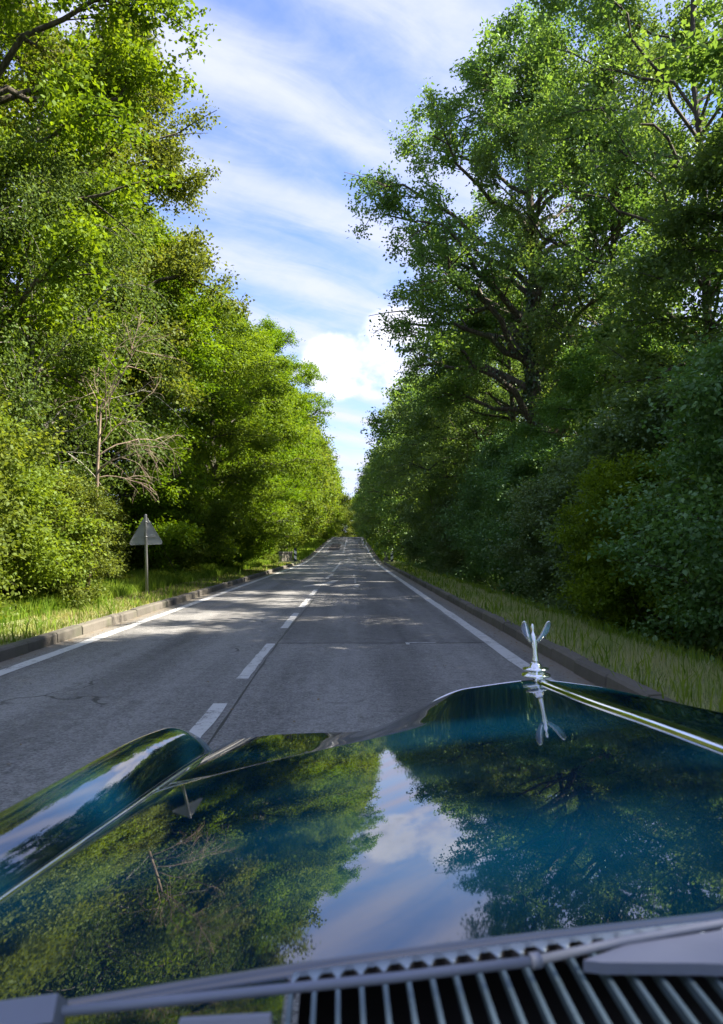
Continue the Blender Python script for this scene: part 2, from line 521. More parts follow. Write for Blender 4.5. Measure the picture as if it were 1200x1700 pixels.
def ground():
    xs = np.unique(np.concatenate([np.linspace(-600, -40, 12), np.linspace(-40, -12, 12), np.arange(-12, -4.2, .4),
                                   [X_KERB_L - .16, X_KERB_L - .1, X_KERB_L, -3, 0, 2, X_KERB_R, X_KERB_R + .1, X_KERB_R + .16],
                                   np.arange(2.8, 12, .3), np.linspace(12, 40, 12), np.linspace(40, 600, 12)]))
    ys = np.unique(np.concatenate([np.linspace(-80, 0, 12), np.arange(0, 70, .8), np.arange(70, 260, 4), np.linspace(260, 900, 30)]))
    Xg, Yg = np.meshgrid(xs, ys)
    z = zr(Yg)
    rng = np.random.default_rng(3)
    bump = (np.sin(Xg * 1.7 + Yg * .9) + np.sin(Xg * .6 - Yg * 1.3 + 2)) * .03
    left = np.where(Xg < X_KERB_L - .13, 0.13 + 0.02 * np.minimum(-(Xg - X_KERB_L), 6) + bump * sm(-Xg, 4.3, 6.5), 0)
    left += np.where(Xg < -10, (-10 - Xg) * .02, 0) * (Xg > -60) + np.where(Xg <= -60, 1.0, 0)
    right = np.where(Xg > X_KERB_R + .13, 0.13 - 0.55 * sm(Xg, 3.35, 4.5) + 0.5 * sm(Xg, 4.8, 7) + bump * sm(Xg, 3.5, 5), 0)
    right += np.where(Xg > 10, (Xg - 10) * .02, 0) * (Xg < 60) + np.where(Xg >= 60, 1.0, 0)
    road = np.where((Xg > X_KERB_L - .12) & (Xg < X_KERB_R + .12), -0.03, 0)
    z = z + left + right + road
    nx, ny = len(xs), len(ys)
    idx = np.arange(nx * ny).reshape(ny, nx)
    f = np.stack([idx[:-1, :-1], idx[:-1, 1:], idx[1:, 1:], idx[1:, :-1]], -1).reshape(-1, 4)
    me = mesh_np('ground', np.stack([Xg, Yg, z], -1).reshape(-1, 3), f, [M_ground], True)
    link('ground', me, kind='structure')


def gz(x, y):
    """ground height beside the road"""
    x = np.asarray(x, float)
    left = np.where(x < X_KERB_L - .13, 0.13 + 0.02 * np.minimum(-(x - X_KERB_L), 6), 0)
    right = np.where(x > X_KERB_R + .13, 0.13 - 0.55 * sm(x, 3.35, 4.5) + 0.5 * sm(x, 4.8, 7), 0)
    return zr(y) + left + right


def strip(name, xl, xr, y0, y1, lift, m, parent, step=1.0, jag=0.0, seed=0, kind=None, label=None):
    """thin sheet lying on the road between two x and two y, with slightly ragged edges"""
    n = max(2, int((y1 - y0) / step) + 1)
    ys = np.linspace(y0, y1, n)
    rng = np.random.default_rng(seed)
    a = (xl(ys) if callable(xl) else np.full(n, xl)) + rng.normal(0, jag, n)
    b = (xr(ys) if callable(xr) else np.full(n, xr)) + rng.normal(0, jag, n)
    yo = rng.normal(0, jag * 1.5, (2, n))
    if n < 400:
        v = np.concatenate([np.stack([a, ys + yo[0] * 0, zr(ys) + lift], -1), np.stack([b, ys, zr(ys) + lift], -1)])
    f = np.stack([np.arange(n - 1), np.arange(n - 1) + n, np.arange(1, n) + n, np.arange(1, n)], -1)
    o = link(name, mesh_np(name, v, f, [m]), parent)
    if kind:
        o['kind'] = kind
    if label:
        o['label'] = label
    return o


def road():
    ys = np.unique(np.concatenate([np.arange(-40, 70, 1.0), np.arange(70, 330, 3.0)]))
    xs = np.linspace(X_KERB_L - .02, X_KERB_R + .02, 13)
    Xg, Yg = np.meshgrid(xs, ys)
    cam_ = 0.0
    idx = np.arange(Xg.size).reshape(Xg.shape)
    f = np.stack([idx[:-1, :-1], idx[:-1, 1:], idx[1:, 1:], idx[1:, :-1]], -1).reshape(-1, 4)
    rd = link('road', mesh_np('road', np.stack([Xg, Yg, zr(Yg) + cam_], -1).reshape(-1, 3), f, [M_asphalt], True), kind='structure')
    L = .004
    strip('edge_line', X_EDGE_R - .085, X_EDGE_R + .085, -10, 260, L, M_line, rd, 0.8, .006, 1, 'structure')
    strip('edge_line', X_EDGE_L - .085, X_EDGE_L + .085, -10, 260, L, M_line, rd, 0.8, .006, 2, 'structure')
    for k, (a, b) in enumerate([(3.9, 6.75), (8.0, 10.85), (12.9, 15.8), (17.3, 20.2), (21.4, 24.3)]):
        strip('lane_dash', X_MID - .062, X_MID + .062, a, b, L, M_line, rd, .18, .005, 10 + k, 'structure')
    strip('lane_dash', lambda y: X_MID - .02 + (y - 32) * .02, lambda y: X_MID + .13 + (y - 32) * .02, 32.5, 38.8, L, M_oldline, rd, .3, .02, 17, 'structure')
    strip('lane_dash', lambda y: -1.02 + (y - 41) * .004 - .07, lambda y: -1.02 + (y - 41) * .004 + .08, 41.5, 63, L, M_oldline, rd, .5, .01, 18, 'structure')
    strip('lane_dash', -1.02, -.84, 84, 150, L, M_oldline, rd, 1, .01, 19, 'structure')
    # remains of a merge arrow
    pts = [(-1.62, 26.0), (-1.30, 26.6), (-.98, 27.2), (-.74, 28.2), (-.50, 31.2), (-.62, 31.0), (-.80, 30.6), (-.95, 29.2), (-1.10, 28.2), (-1.35, 27.4), (-1.62, 26.7)]
    v = [(x, y, zr(y) + L) for x, y in pts]
    me = mesh_np('merge_arrow', v, [(0, 1, 9, 10), (1, 2, 8, 9), (2, 3, 7, 8), (3, 4, 5, 6, 7)], [M_oldline])
    link('merge_arrow', me, rd, kind='structure')
    # scraps of old paint in the right lane
    for x, y0, y1, w in ((.16, 26, 27.6, .09), (.13, 28.6, 32.5, .03), (.10, 34, 38, .03)):
        strip('paint_scrap', x - w, x + w, y0, y1, L, M_oldline, rd, .4, .02, int(y0), 'structure')
    v = [(.75, 10.74, L), (.80, 10.74, L), (.80, 10.92, L), (1.18, 10.90, L), (1.18, 10.96, L), (.75, 10.98, L)]
    link('paint_scrap', mesh_np('paint_scrap', v, [(0, 1, 2, 5), (2, 3, 4, 5)], [M_line]), rd, kind='structure')
    rng = np.random.default_rng(5)
    # cross joint: thin pale line then tar
    n = 60
    xs = np.linspace(-1.0, 1.85, n)
    yy = 10.93 + rng.normal(0, .006, n)
    for nm, m, dy, w, x0, x1 in (('cross_joint', M_tar, -.02, .022, 0, n), ('joint_edge', M_palepatch, .02, .018, 2, 30)):
        a = np.stack([xs[x0:x1], yy[x0:x1] + dy - w, np.full(x1 - x0, L)], -1)
        b = np.stack([xs[x0:x1], yy[x0:x1] + dy + w * rng.uniform(.2, 1, x1 - x0), np.full(x1 - x0, L)], -1)
        k = x1 - x0
        f = np.stack([np.arange(k - 1), np.arange(1, k), np.arange(1, k) + k, np.arange(k - 1) + k], -1)
        link(nm, mesh_np(nm, np.concatenate([a, b]), f, [m]), rd, kind='structure')
    # long joint under the centre line
    strip('lane_joint', lambda y: -1.02 + .03 * np.sin(y * .4), lambda y: -.992 + .03 * np.sin(y * .4 + .4), 2, 50, .002, M_tar, rd, .5, .006, 30, 'structure')
    # repairs
    for nm, m, x0, x1, y0, y1 in (('repair_patch', M_patch, -2.9, -1.5, 92, 118), ('repair_patch', M_palepatch, -.75, .25, 41, 52),
                                  ('repair_patch', M_palepatch, -.9, .55, 98, 120), ('repair_patch', M_patch2, .4, .95, 100, 116),
                                  ('repair_patch', M_patch2, -3.4, -.95, 122, 140), ('repair_patch', M_palepatch, -.7, 1.7, 124, 138),
                                  ('repair_patch', M_patch2, -.2, 1.5, 145, 158), ('repair_patch', M_patch2, 1.0, 1.5, 96, 130),
                                  ('repair_patch', M_palepatch, -3.5, -2.4, 66, 80), ('repair_patch', M_patch2, -3.55, -2.2, 146, 162)):
        strip(nm, x0, x1, y0, y1, .003 if m is M_patch else .002, m, rd, 1.2, .05, int(y0 * 7 + x0), 'structure')


def kerbs():
    w, h = .14, .15
    prof_r = [(0, -.05), (.012, h - .03), (.035, h - .004), (w, h), (w, -.05)]
    L = .985

    def block(sgn):
        v, f = [], []
        for y in (0.0, .012, L - .012, L):
            ins = .006 if y in (0.0, L) else 0
            for x, z in prof_r:
                v.append((sgn * (x + ins), y, z - ins))
        k = len(prof_r)
        for i in range(3):
            for j in range(k - 1):
                q = (i * k + j, i * k + j + 1, (i + 1) * k + j + 1, (i + 1) * k + j)
                f.append(q if sgn > 0 else q[::-1])
        f.append(tuple(range(k)))
        f.append(tuple(range(3 * k, 4 * k)))
        return mesh_np('kerb_stone', v, f, [M_kerb])
    rng = np.random.default_rng(8)
    for sgn, x0, yend in ((1, X_KERB_R, KERB_END_R), (-1, X_KERB_L, KERB_END_L)):
        root = link('kerb', None, None, (x0, 0, 0), kind='structure')
        me = block(sgn)
        y = -3.0 + (.35 if sgn > 0 else 0)
        while y < yend:
            o = link('kerb_stone', me, root, (rng.normal(0, .006), y, zr(y) + rng.normal(0, .005)),
                     (rng.normal(0, .004), rng.normal(0, .01), rng.normal(0, .005)))
            y += 1.0
        # low flush edging beyond the culvert, joined: too far to tell the stones apart
        ys = np.arange(66 if sgn > 0 else 64, 250, 2.0)
        v, f = [], []
        for i, yy in enumerate(ys):
            for x, z in ((0, -.02), (.0, .05), (.14, .06), (.14, -.02)):
                v.append((sgn * x, yy, zr(yy) + z))
            if i:
                b = i * 4
                for j in range(3):
                    f.append((b - 4 + j, b - 3 + j, b + 1 + j, b + j))
        link('flush_edging', mesh_np('flush_edging', v, f, [M_kerb]), root, kind='stuff')


ground()
road()
kerbs()

# ------------------------------------------------------------------ grass


def blades(name, n, xf, yf, hf, wf, m, seed, lean=.35):
    rng = np.random.default_rng(seed)
    y = yf(rng, n)
    x = xf(rng, y)
    z = gz(x, y) - .01
    h = hf(rng, x, y)
    w = wf(rng, y)
    a = rng.uniform(0, 2 * math.pi, n)
    b = rng.uniform(0, 2 * math.pi, n)
    ln = np.abs(rng.normal(0, lean, n)) * h
    base = np.stack([x, y, z], -1)
    side = np.stack([np.cos(a), np.sin(a), np.zeros(n)], -1) * w[:, None] / 2
    off = np.stack([np.cos(b), np.sin(b), np.zeros(n)], -1) * ln[:, None]
    mid = base + off * .3 + np.stack([0 * h, 0 * h, h * .55], -1)
    tip = base + off + np.stack([0 * h, 0 * h, h], -1)
    v = np.stack([base - side, base + side, mid + side * .7, mid - side * .7, tip], 1).reshape(-1, 3)
    i = np.arange(n)[:, None] * 5
    f = np.concatenate([i + np.array([[0, 1, 2]]), i + np.array([[0, 2, 3]]), i + np.array([[3, 2, 4]])], 1).reshape(-1, 3)
    me = mesh_np(name, v, f, [m])
    t = np.repeat(rng.uniform(0, 1, n), 3).astype(np.float32)
    at = me.attributes.new('tone', 'FLOAT', 'FACE')
    at.data.foreach_set('value', t)
    return link(name, me, kind='stuff')


def near_y(y0, y1, p):
    """distances crowded towards the near end"""
    return lambda rng, n: y0 + (y1 - y0) * rng.uniform(0, 1, n) ** p


def patchy(x, y, s=1.0):
    return .5 + .25 * np.sin(x * 3.1 * s + y * 1.3 * s) + .25 * np.sin(x * 1.1 * s - y * 2.3 * s + 1)


g1 = blades('verge_grass', 42000, lambda r, y: X_KERB_R + .15 + 1.25 * r.uniform(0, 1, len(y)) ** .9, near_y(3.5, 58, 2.0),
            lambda r, x, y: r.uniform(.035, .10, len(x)) + .08 * patchy(x, y) * sm(x, 2.6, 3.4), lambda r, y: .005 + .0007 * y, M_vergegrass, 21)
g1['label'] = 'pale summer grass on the narrow verge behind the right kerb'
g2 = blades('mown_grass', 34000, lambda r, y: X_KERB_L - .15 - 1.35 * r.uniform(0, 1, len(y)), near_y(5, 55, 1.5),
            lambda r, x, y: r.uniform(.025, .07, len(x)) + .05 * patchy(x, y), lambda r, y: .006 + .0007 * y, M_mowngrass, 22, .7)
g2['label'] = 'short dry mown grass strip behind the left kerb'
g3 = blades('tall_grass', 34000, lambda r, y: -5.3 - 2.6 * r.uniform(0, 1, len(y)) ** 1.2, near_y(11.5, 56, 1.3),
            lambda r, x, y: r.uniform(.14, .34, len(x)) + .20 * patchy(x, y, .6) * sm(-x, 5.2, 6.0), lambda r, y: .009 + .0008 * y, M_tallgrass, 23, .4)
g3['label'] = 'tall bright green grass around the road sign below the left trees'
g4 = blades('bank_grass', 24000, lambda r, y: np.where(r.uniform(0, 1, len(y)) < .5, X_KERB_L - .1 - 3.8 * r.uniform(0, 1, len(y)), X_KERB_R + .1 + 3.0 * r.uniform(0, 1, len(y))),
            near_y(63, 200, 1.4), lambda r, x, y: r.uniform(.12, .35, len(x)), lambda r, y: .02 + .0008 * y, M_tallgrass, 24, .4)
g4['label'] = 'green grass banks beside the rising far stretch of road'
g6 = blades('verge_weeds', 2600, lambda r, y: np.where(r.uniform(0, 1, len(y)) < .6, X_KERB_R + .10 + 1.1 * r.uniform(0, 1, len(y)) ** 1.5, X_KERB_L - .12 - 1.2 * r.uniform(0, 1, len(y)) ** 1.5),
            near_y(4, 50, 1.7), lambda r, x, y: r.uniform(.12, .42, len(x)) * (.4 + .6 * patchy(x, y, 1.7)), lambda r, y: .016 + .0007 * y, M_tallgrass, 27, .45)
g6['label'] = 'taller weeds and flowering stalks scattered through both verges'
g5 = blades('ditch_grass', 9000, lambda r, y: 3.45 + .45 * r.uniform(0, 1, len(y)), near_y(3.5, 30, 1.5),
            lambda r, x, y: r.uniform(.10, .26, len(x)), lambda r, y: .007 + .0006 * y, M_tallgrass, 25, .3)
g5['label'] = 'taller green stalks along the outer edge of the right verge'



def litter():
    rng = np.random.default_rng(14)
    n = 2600
    y = 3 + 45 * rng.uniform(0, 1, n) ** 1.6
    right = rng.uniform(0, 1, n) < .5
    x = np.where(right, X_KERB_R - .02 - .30 * rng.uniform(0, 1, n) ** 2.0, X_KERB_L + .02 + .30 * rng.uniform(0, 1, n) ** 2.0)
    loose = rng.uniform(0, 1, n) < .10
    x = np.where(loose, rng.uniform(-3.6, 1.9, n), x)
    z = zr(y) + .006
    a = rng.uniform(0, 6.28, n)
    L = rng.uniform(.015, .045, n)
    d = np.stack([np.cos(a), np.sin(a), rng.uniform(-.05, .3, n)], -1) * L[:, None]
    q = np.stack([-np.sin(a), np.cos(a), rng.uniform(-.2, .2, n)], -1) * (L * .3)[:, None]
    c = np.stack([x, y, z], -1)
    v = np.stack([c, c + d * .5 - q, c + d, c + d * .5 + q], 1).reshape(-1, 3)
    i = np.arange(n)[:, None] * 4
    f = np.concatenate([i + np.array([[0, 1, 2]]), i + np.array([[0, 2, 3]])], 1).reshape(-1, 3)
    m = plain_mat('dry_litter', rgb(.16, .115, .06), .9, 0, .6, 3)
    link('leaf_litter', mesh_np('leaf_litter', v, f, [m]), kind='stuff', label='dry fallen leaves and twigs scattered along the kerbs')


litter()

# ------------------------------------------------------------------ trees


def norm(a):
    return a / np.maximum(np.linalg.norm(a, axis=-1, keepdims=True), 1e-9)


def tubes(polys, radii, sides):
    """polys (n,m,3), radii (n,m): many tapering tubes at once -> verts, quads"""
    n, m, _ = polys.shape
    t = np.gradient(polys, axis=1)
    t = norm(t)
    ref = np.where(np.abs(t[..., 2:3]) > .9, np.array([1., 0, 0]), np.array([0, 0, 1.]))
    a = norm(np.cross(t, ref))
    b = np.cross(t, a)
    q = np.arange(sides) * 2 * math.pi / sides
    v = polys[:, :, None] + radii[:, :, None, None] * (a[:, :, None] * np.cos(q)[None, None, :, None] + b[:, :, None] * np.sin(q)[None, None, :, None])
    v = v.reshape(-1, 3)
    base = (np.arange(n)[:, None, None] * m + np.arange(m - 1)[None, :, None]) * sides
    k = np.arange(sides)[None, None, :]
    k2 = (k + 1) % sides
    f = np.stack([base + k, base + k2, base + sides + k2, base + sides + k], -1).reshape(-1, 4)
    return v, f


def bez(p0, p1, p2, m):
    t = np.linspace(0, 1, m)[None, :, None]
    return (1 - t) ** 2 * p0[:, None] + 2 * t * (1 - t) * p1[:, None] + t * t * p2[:, None]


def on_poly(poly, idx, f):
    m = poly.shape[1]
    s = f * (m - 1)
    i = np.clip(s.astype(int), 0, m - 2)
    w = (s - i)[:, None]
    a, b = poly[idx, i], poly[idx, i + 1]
    return a * (1 - w) + b * w, norm(b - a)


def leaves_mesh(name, c, d, nrm, L, W, tone, m):
    side = norm(np.cross(nrm, d)) * (W / 2)[:, None]
    up = nrm * (W * .18)[:, None]
    tip = c + d * L[:, None]
    mid = c + d * (L * .45)[:, None]
    n = len(c)
    v = np.stack([c, mid - side + up, tip, mid + side + up], 1).reshape(-1, 3)
    i = np.arange(n)[:, None] * 4
    f = np.concatenate([i + np.array([[0, 1, 2]]), i + np.array([[0, 2, 3]])], 1).reshape(-1, 3)
    me = mesh_np(name, v, f, [m])
    at = me.attributes.new('tone', 'FLOAT', 'FACE')
    at.data.foreach_set('value', np.repeat(np.clip(tone, 0, 1), 2).astype(np.float32))
    return me


PROFILES = {
    'dome': lambda t: np.clip(1 - (np.abs(t - .42) / .62) ** 2.2, .06, 1) ** .6,
    'edge': lambda t: np.clip(np.minimum(1.0, .72 + t * .8) * (1 - np.clip((t - .45) / .58, 0, 1) ** 2.0), .08, 1),
    'shrub': lambda t: np.clip(np.sqrt(np.clip(1 - (t * 1.0) ** 2.4, 0, 1)) * (.8 + .3 * t), .1, 1),
    'tall': lambda t: np.clip(np.minimum(1, .45 + t * 1.2) * (1 - np.clip((t - .55) / .48, 0, 1) ** 2), .1, 1),
}


def grow(seed, H, base, rad, prof, K, sec, twg, twig_len, nleaf, leaf_l, leaf_w, flat, droop, trunk_r, leafm, barkm,
         rise=.55, spread=.16, clump=1.0, ivy=0, wob=.12, twigmesh=False):
    rng = np.random.default_rng(seed)
    # trunk
    m = 10
    tz = np.linspace(-.3, H * .93, m)
    walk = np.cumsum(rng.normal(0, wob, (m, 2)), 0) * np.linspace(0, 1, m)[:, None]
    trunk = np.concatenate([walk, tz[:, None]], 1)
    # limbs
    t = (np.arange(K) + rng.uniform(0, 1, K)) / K
    t = t ** .9
    zt = base + (H - base) * t
    r = rad * PROFILES[prof](t) * rng.uniform(.70, 1.06, K)
    az = np.arange(K) * 2.39996 + rng.normal(0, .35, K)
    zs = np.clip(zt - r * rng.uniform(.3, .9, K) * rise, max(.3, base * .6), H * .88)
    sx = np.stack([np.interp(zs, tz, trunk[:, 0]), np.interp(zs, tz, trunk[:, 1]), zs], -1)
    tgt = np.stack([np.interp(zt, tz, trunk[:, 0]) + r * np.cos(az), np.interp(zt, tz, trunk[:, 1]) + r * np.sin(az), zt], -1)
    mid = (sx + tgt) / 2 + np.stack([rng.normal(0, .08, K) * r, rng.normal(0, .08, K) * r, r * (.14 + .5 * droop * .4) * np.ones(K)], -1)
    limb = bez(sx, mid, tgt, 7)
    limb[:, 1:-1] += rng.normal(0, .035, (K, 5, 3)) * r[:, None, None]
    rl = trunk_r * np.clip(.12 + .42 * r / rad, .1, .5) * (1 - .45 * t)
    # secondary branches
    NS = K * sec
    li = np.repeat(np.arange(K), sec)
    f = .24 + .76 * rng.uniform(0, 1, NS) ** .62
    p, tg = on_poly(limb, li, f)
    rd = rng.normal(0, 1, (NS, 3))
    rd[:, 2] *= (1 - .75 * flat)
    outw = norm(np.stack([p[:, 0], p[:, 1], np.zeros(NS)], -1))
    dr = norm(tg * .75 + norm(rd) * .85 + outw * .25 + np.array([0, 0, .22 - droop * .6]))
    sl = (.16 + .22 * rng.uniform(0, 1, NS)) * r[li] + .35
    e = p + dr * sl[:, None]
    e[:, 2] -= droop * sl * .5
    secp = bez(p, p + dr * (sl * .5)[:, None] + np.array([0, 0, .06]), e, 4)
    # twigs
    NT = NS * twg
    si = np.repeat(np.arange(NS), twg)
    f = rng.uniform(.12, 1.0, NT) ** .8
    p, tg = on_poly(secp, si, f)
    rd = rng.normal(0, 1, (NT, 3))
    rd[:, 2] *= (1 - .85 * flat)
    dr = norm(tg * .55 + norm(rd) * .9 + np.array([0, 0, .10 - droop]))
    tl = twig_len * rng.uniform(.5, 1.25, NT)
    e = p + dr * tl[:, None]
    # leaves
    per = max(1, nleaf // NT)
    ti = np.repeat(np.arange(NT), per)
    n = len(ti)
    f = rng.uniform(.05, 1.08, n)
    off = rng.normal(0, 1, (n, 3)) * spread
    off[:, 2] *= (1 - .8 * flat)
    c = p[ti] + (e - p)[ti] * f[:, None] + off
    ld = rng.normal(0, 1, (n, 3))
    ld[:, 2] *= (1 - .6 * flat)
    ld = norm(dr[ti] * .6 + norm(ld) * .9 + np.array([0, 0, -.25]))
    nr = norm(np.array([0, 0, .55 + .6 * flat]) + rng.normal(0, .55, (n, 3)))
    L = leaf_l * rng.uniform(.45, 1.35, n) * rng.uniform(.75, 1.2, NS)[si][ti]
    Wd = leaf_w * rng.uniform(.7, 1.2, n)
    ts = rng.uniform(0, 1, NS)[si][ti]
    tone = .5 * ts + .5 * rng.uniform(0, 1, n)
    keep = (c[:, 2] > .12)
    c, ld, nr, L, Wd, tone = c[keep], ld[keep], nr[keep], L[keep], Wd[keep], tone[keep]
    if wob and clump < 1:
        # thin out whole boughs so that gaps open
        k2 = rng.uniform(0, 1, NS) < clump
        kk = k2[si][ti][keep]
        c, ld, nr, L, Wd, tone = c[kk], ld[kk], nr[kk], L[kk], Wd[kk], tone[kk]
    crown = leaves_mesh('crown', c, ld, nr, L, Wd, tone, leafm)
    V, F, o = [], [], 0
    flare = np.interp(np.linspace(0, 1, m), [0, .08, .2, 1], [1.35, 1.05, .92, .22])
    sets = [(trunk[None], (trunk_r * flare)[None], 9), (limb, rl[:, None] * np.linspace(1, .22, 7)[None], 5),
            (secp, (rl[li] * .32 * (1 - .4 * rng.uniform(0, 1, NS)))[:, None] * np.linspace(1, .35, 4)[None], 3)]
    if twigmesh:
        sets.append((np.stack([p, e], 1), np.full((NT, 2), .006) * np.array([1, .5]), 3))
    for pl, rr, sd in sets:
        v, fq = tubes(pl, rr, sd)
        V.append(v)
        F.append(fq + o)
        o += len(v)
    tm = mesh_np('trunk', np.concatenate(V), np.concatenate(F), [barkm], True)
    iv = None
    if ivy:
        zz = rng.uniform(.2, H * .62, ivy)
        aa = rng.uniform(0, 2 * math.pi, ivy)
        rr = np.interp(zz, tz, trunk_r * flare) + np.abs(rng.normal(.10, .14, ivy)) * (.6 + .5 * np.sin(zz * 1.9 + aa))
        cc = np.stack([np.interp(zz, tz, trunk[:, 0]) + rr * np.cos(aa), np.interp(zz, tz, trunk[:, 1]) + rr * np.sin(aa), zz], -1)
        ow = np.stack([np.cos(aa), np.sin(aa), np.zeros(ivy)], -1)
        # and up the lower halves of the limbs
        li2 = rng.integers(0, K // 2, ivy // 3)
        pp, _ = on_poly(limb, li2, rng.uniform(0, .55, ivy // 3))
        cc = np.concatenate([cc, pp + rng.normal(0, .13, pp.shape)])
        ow = np.concatenate([ow, norm(rng.normal(0, 1, pp.shape))])
        nn = norm(ow + rng.normal(0, .5, cc.shape))
        dd = norm(np.array([0, 0, -.8]) + rng.normal(0, .5, cc.shape))
        k = len(cc)
        iv = leaves_mesh('ivy', cc, dd, nn, rng.uniform(.08, .15, k), rng.uniform(.07, .13, k), rng.uniform(0, 1, k), M_ivyleaf)
    return tm, crown, iv


KIND = {}
KIND['oak_a'] = grow(101, 19, 5.0, 5.3, 'dome', 56, 10, 8, .50, 170000, .135, .092, .15, .05, .34, M_oakleaf, M_bark, rise=.8, spread=.15, clump=.97)
KIND['oak_b'] = grow(102, 21, 7.0, 6.0, 'dome', 50, 9, 8, .52, 140000, .14, .095, .15, .08, .36, M_shadeleaf, M_bark, rise=.9, spread=.15, clump=.84, ivy=5200)
KIND['ash'] = grow(103, 19, 6.0, 4.4, 'tall', 38, 8, 8, .55, 80000, .135, .078, .2, .12, .17, M_shadeleaf, M_darkbark, rise=1.3, spread=.16, clump=.78)
KIND['beech_a'] = grow(104, 14, .9, 4.6, 'edge', 60, 9, 9, .55, 150000, .128, .080, .7, .16, .22, M_beechleaf, M_darkbark, spread=.16)
KIND['beech_b'] = grow(105, 13, .7, 4.4, 'edge', 56, 9, 9, .6, 140000, .128, .080, .6, .22, .20, M_beechleaf, M_darkbark, spread=.17, clump=.94)
KIND['shade_a'] = grow(106, 12.5, .8, 4.6, 'edge', 58, 9, 9, .6, 150000, .13, .082, .75, .22, .20, M_shadeleaf, M_darkbark, spread=.17, clump=.95)
KIND['shrub_a'] = grow(107, 5.2, .3, 2.5, 'shrub', 44, 8, 7, .42, 62000, .095, .060, .55, .2, .06, M_shrubleaf, M_darkbark, spread=.12, rise=.9)
KIND['shrub_b'] = grow(108, 4.4, .2, 2.4, 'shrub', 40, 8, 7, .40, 52000, .105, .070, .45, .15, .06, M_beechleaf, M_darkbark, spread=.12, rise=.9)
KIND['birch'] = grow(109, 11.5, 3.0, 2.7, 'dome', 44, 9, 8, .7, 60000, .082, .060, .1, .7, .085, M_birchleaf, M_birchbark, rise=1.2, spread=.13)
KIND['far_a'] = grow(110, 14.5, .8, 5.0, 'edge', 46, 8, 5, .8, 30000, .26, .17, .5, .15, .25, M_beechleaf, M_darkbark, spread=.25)
KIND['far_b'] = grow(111, 16, 2.0, 5.2, 'dome', 44, 8, 5, .8, 28000, .26, .18, .3, .1, .28, M_oakleaf, M_darkbark, spread=.25, rise=.8, clump=.9)
KIND['far_s'] = grow(112, 14.5, .8, 5.0, 'edge', 46, 8, 5, .8, 30000, .26, .17, .5, .15, .25, M_shadeleaf, M_darkbark, spread=.25)

LATIN = {'oak_a': 'oak_tree', 'oak_b': 'oak_tree', 'ash': 'ash_tree', 'beech_a': 'hornbeam_tree', 'beech_b': 'hornbeam_tree',
         'shade_a': 'hornbeam_tree', 'shrub_a': 'shrub', 'shrub_b': 'shrub', 'birch': 'birch_tree',
         'far_a': 'roadside_tree', 'far_b': 'roadside_tree', 'far_s': 'roadside_tree'}


def plant(kind, x, y, label, s=1.0, rz=0.0, sz=None, group=None, leafm=None, tilt=0.0):
    tm, cm, iv = KIND[kind]
    z = float(gz(x, y)) - .05
    shrub = kind.startswith('shrub')
    root = thing(LATIN[kind], label, 'shrub' if shrub else 'tree', (x, y, z), rz, group)
    root.scale = (s, s, sz or s)
    root.rotation_euler = (0, tilt, rz)
    link('trunk' if not shrub else 'stem', tm, root)
    link('crown', cm, root)
    if iv:
        link('ivy', iv, root)
    return root


# left side, near to far
plant('oak_a', -9.7, 17.5, 'tall sunlit oak with one dark spreading limb, reaching across the upper left corner', 1.0, .4)
plant('oak_a', -9.2, 24.0, 'second sunlit oak, crown hanging over the dead tree and left verge', .92, 2.4)
plant('birch', -7.3, 17.4, 'slim birch with fine small leaves just behind the bare dead tree', .92, 1.0)
plant('shrub_b', -6.7, 10.6, 'bright bushy shrub nearest the car on the left verge', .80, .3)
plant('shrub_b', -6.5, 13.9, 'sunlit leafy shrub left of the road sign, in front of the bare dead tree', .76, 2.0)
plant('beech_b', -10.5, 11.5, 'broad leafy tree at the left edge, behind the nearest bright shrub', .95, 2.2)
plant('beech_a', -8.6, 25.5, 'dark layered hornbeam behind the triangular sign', .92, .9)
plant('beech_a', -8.2, 31.5, 'tall hornbeam with domed top, second in the left row past the sign', 1.04, 3.0)
plant('shrub_b', -7.0, 29.0, 'light green shrub in the tall grass past the triangular sign', .75, 4.0)
plant('shrub_b', -6.2, 15.3, 'leafy shrub hiding the foot of the bare dead tree', .55, 5.2)
plant('shrub_b', -8.0, 21.8, 'dim leafy shrub in the shade right behind the sign pole', .70, 1.2)
plant('beech_b', -7.0, 38.0, 'brightly lit yellow green hornbeam leaning to the road, left row', 1.0, 5.0)
plant('shrub_b', -6.0, 37.0, 'bright shrub at the foot of the sunlit hornbeam', .85, 2.5)
plant('beech_b', -7.6, 46.0, 'tall pale green hornbeam just before the left striped post', 1.02, 1.5)
plant('shrub_b', -6.6, 52.5, 'small sapling-like shrub standing behind the left striped post', .70, .2)
plant('oak_a', -7.2, 58.0, 'round topped oak rising above the left row beyond the striped post', .93, 3.3)
